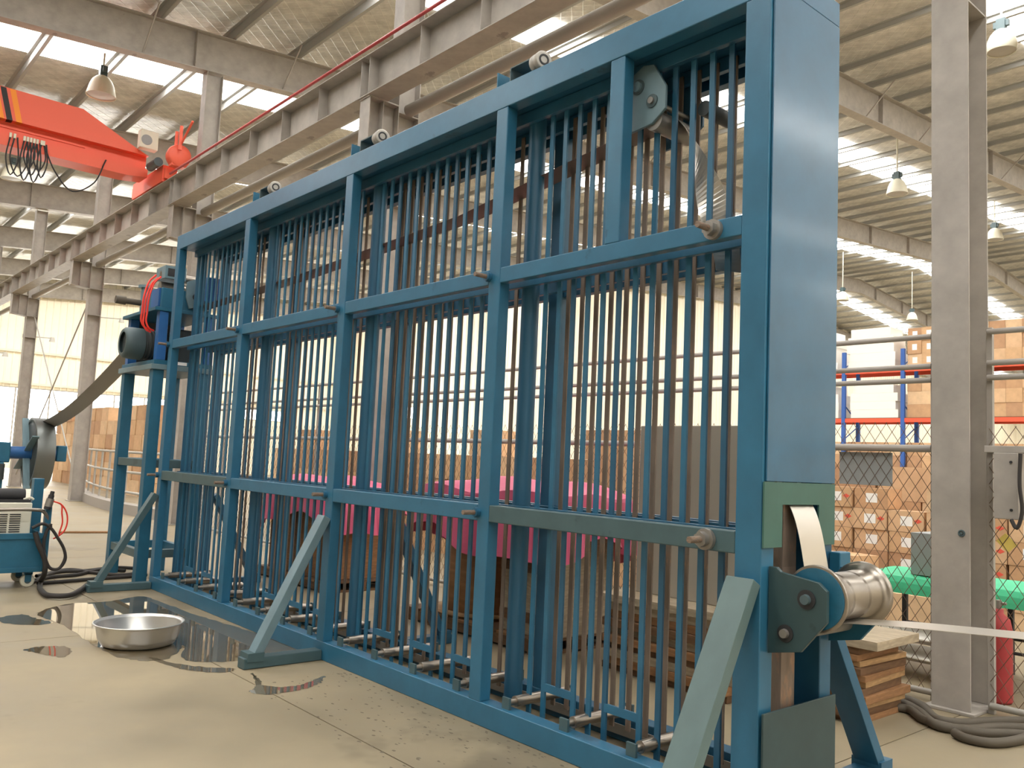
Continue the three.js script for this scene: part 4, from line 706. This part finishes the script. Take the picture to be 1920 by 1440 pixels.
{
  pallet(-3.85, -1.95, 1.9, 0.95, 'wooden pallet under the wooden drum behind the cage');
  const d = thing('wooden_drum', 'pale wooden drum under the pink tarpaulin behind the cage', 'drum', V(-4.15, 0.12, -1.95));
  obj('drum_body', lathe([[0, 0], [0.40, 0], [0.40, 0.76], [0, 0.76]], 40), M.woodMid, d); obj('flange', lathe([[0, 0], [0.47, 0], [0.47, 0.04], [0, 0.04]], 40), M.woodPale, d); obj('flange', lathe([[0, 0.76], [0.47, 0.76], [0.47, 0.80], [0, 0.80]], 40), M.woodPale, d);
  const e = thing('goods_crate', 'grey wooden crate under the pink tarpaulin beside the drum', 'crate', V(-3.2, 0.12, -1.95)); obj('body', uvm(rbx(-0.28, 0.28, 0, 1.0, -0.38, 0.38)), M.woodGrey, e); for (const y of [0.1, 0.5, 0.9]) obj('batten', bx(-0.29, 0.29, y, y + 0.08, 0.38, 0.40), M.woodDark, e);
  const t = obj('pink_tarpaulin', tarpBlob(2.05, 1.15, 1.36, 0.80, 1.3), M.pink); t.position.set(-3.72, 0, -1.95); tag(t, 'pink tarpaulin draped over the wooden drum and crate behind the cage', 'tarpaulin');
  pallet(-7.15, -1.95, 1.7, 0.95, 'wooden pallet under the farther pink tarpaulin');
  const f = thing('goods_crate', 'brown wooden crate under the farther pink tarpaulin', 'crate', V(-7.15, 0.12, -1.95)); obj('body', uvm(rbx(-0.7, 0.7, 0, 0.95, -0.4, 0.4)), M.woodMid, f); for (const x of [-0.6, 0, 0.6]) obj('batten', bx(x - 0.05, x + 0.05, 0, 0.95, 0.4, 0.42), M.woodDark, f);
  const t2 = obj('pink_tarpaulin', tarpBlob(1.75, 1.1, 1.24, 0.72, 4.1), M.pink); t2.position.set(-7.15, 0, -1.95); tag(t2, 'farther pink tarpaulin draped over the brown crate', 'tarpaulin');
  // stacks of boards
  const stack = (x, z, n, w, dd, th, mats, label, group, top, topW = 1.05) => { let y = 0.0; for (let k = 0; k < n; k++) { const last = k === n - 1 && top, t = last ? 0.055 : th * rr(0.8, 1.15), W = w * rr(0.93, 1.02) * (last ? topW : 1), o = obj('wooden_board', uvm(rbx(-W / 2, W / 2, 0, t, -dd / 2, dd / 2, 0.003)), last ? M.woodGrey : mats[k % mats.length]); o.position.set(x + rr(-0.03, 0.03), y, z + rr(-0.03, 0.03)); o.rotation.y = rr(-0.06, 0.06); tag(o, last ? top : label, 'board', last ? undefined : group); y += t + 0.001; } return y; };
  stack(-0.78, -2.28, 12, 0.46, 0.60, 0.045, [M.woodMid, M.woodDark, M.woodPale], 'rough brown board in the knee high stack at the fence', 'boards in the stack at the fence', 'wide pale top board of the stack at the fence', 1.5);
  const yTop = stack(-1.85, -2.05, 10, 1.15, 0.75, 0.055, [M.woodDark, M.woodMid, M.woodGrey], 'dark wooden board in the low stack behind the cage', 'boards stacked behind the cage', 'pale top board of the low stack behind the cage');
  const gp = thing('grey_cabinet', 'plain grey beige metal cabinet standing on the board stack', 'cabinet', V(-1.78, yTop, -2.1)); obj('body', rbx(-0.56, 0.58, 0, 1.84 - yTop, -0.16, 0.16, 0.006), M.greyBoard, gp); obj('latch', rbx(0.46, 0.49, 0.5, 0.6, 0.16, 0.175, 0.003), M.dullSteel, gp); obj('door_edge', bx(-0.552, -0.548, 0.02, 1.8 - yTop, 0.158, 0.162), M.grey, gp);
}
// thick cables snaking past the near column
for (const [p, r] of [[[[1655, 1310], [1700, 1312], [1730, 1325], [1760, 1350], [1800, 1356], [1850, 1353], [1920, 1352], [1990, 1354]], 0.03], [[[1662, 1318], [1690, 1318], [1722, 1334], [1760, 1361], [1810, 1368], [1870, 1364], [1925, 1366], [2000, 1374]], 0.03], [[[1682, 1326], [1704, 1330], [1734, 1350], [1790, 1366], [1840, 1374], [1900, 1376], [1960, 1382]], 0.028], [[[1790, 1374], [1810, 1384], [1850, 1392], [1890, 1391], [1930, 1382]], 0.028]])
  tag(obj('thick_cable', tube(p.map(q => onY(q[0], q[1], r)), r, 80, 10), M.hoseBrown), 'thick dark cable snaking over the floor past the near column', 'cable', 'thick cables at the near column foot');
// curved kerb with low rails by the far column
{
  const px = [[150, 930], [165, 941], [190, 951], [222, 960], [300, 975]], k = px.map(q => onY(q[0], q[1]));
  const kb = thing('curved_kerb', 'pale curved concrete kerb with low rails near the far column', 'kerb', V(0, 0, 0));
  const c = curve(k, 40); obj('kerb', ribbon(c.map(p => V(p.x, 0.11, p.z)), [V(0, 1, 0)], 0.22, 0.25), M.frame, kb);
  for (const y of [0.45, 0.9, 1.35]) obj('rail', tube(k.map(p => V(p.x, y, p.z - 0.1)), 0.03, 40, 8), M.galv, kb);
  for (let i = 0; i <= 40; i += 5) obj('baluster', cyl(V(c[i].x, 0.2, c[i].z - 0.1), V(c[i].x, 1.38, c[i].z - 0.1), 0.028, 0.028, 8), M.galv, kb);
}
// short arm lamps on the far wall
for (const [x, y, w] of [[228, 600, 'beside the feed tower'], [98, 636, 'between the two far columns'], [10, 664, 'left of the farthest columns']]) { const p = onX(x, y, X_END + 1.0), l = thing('wall_arm_lamp', 'small unlit arm lamp on the far cream wall ' + w, 'lamp', V(X_END + 0.05, p.y, p.z)); obj('arm', cyl(V(0, 0.1, 1.2), V(0.95, 0.05, 0), 0.03, 0.03, 8), M.galv, l); obj('head', cyl(V(0.95, -0.15, 0), V(0.95, 0.1, 0), 0.16, 0.1, 14), M.galv, l); obj('mount', bx(0, 0.05, 0, 0.2, 1.1, 1.3), M.galv, l); }

renderer.render(scene, camera);
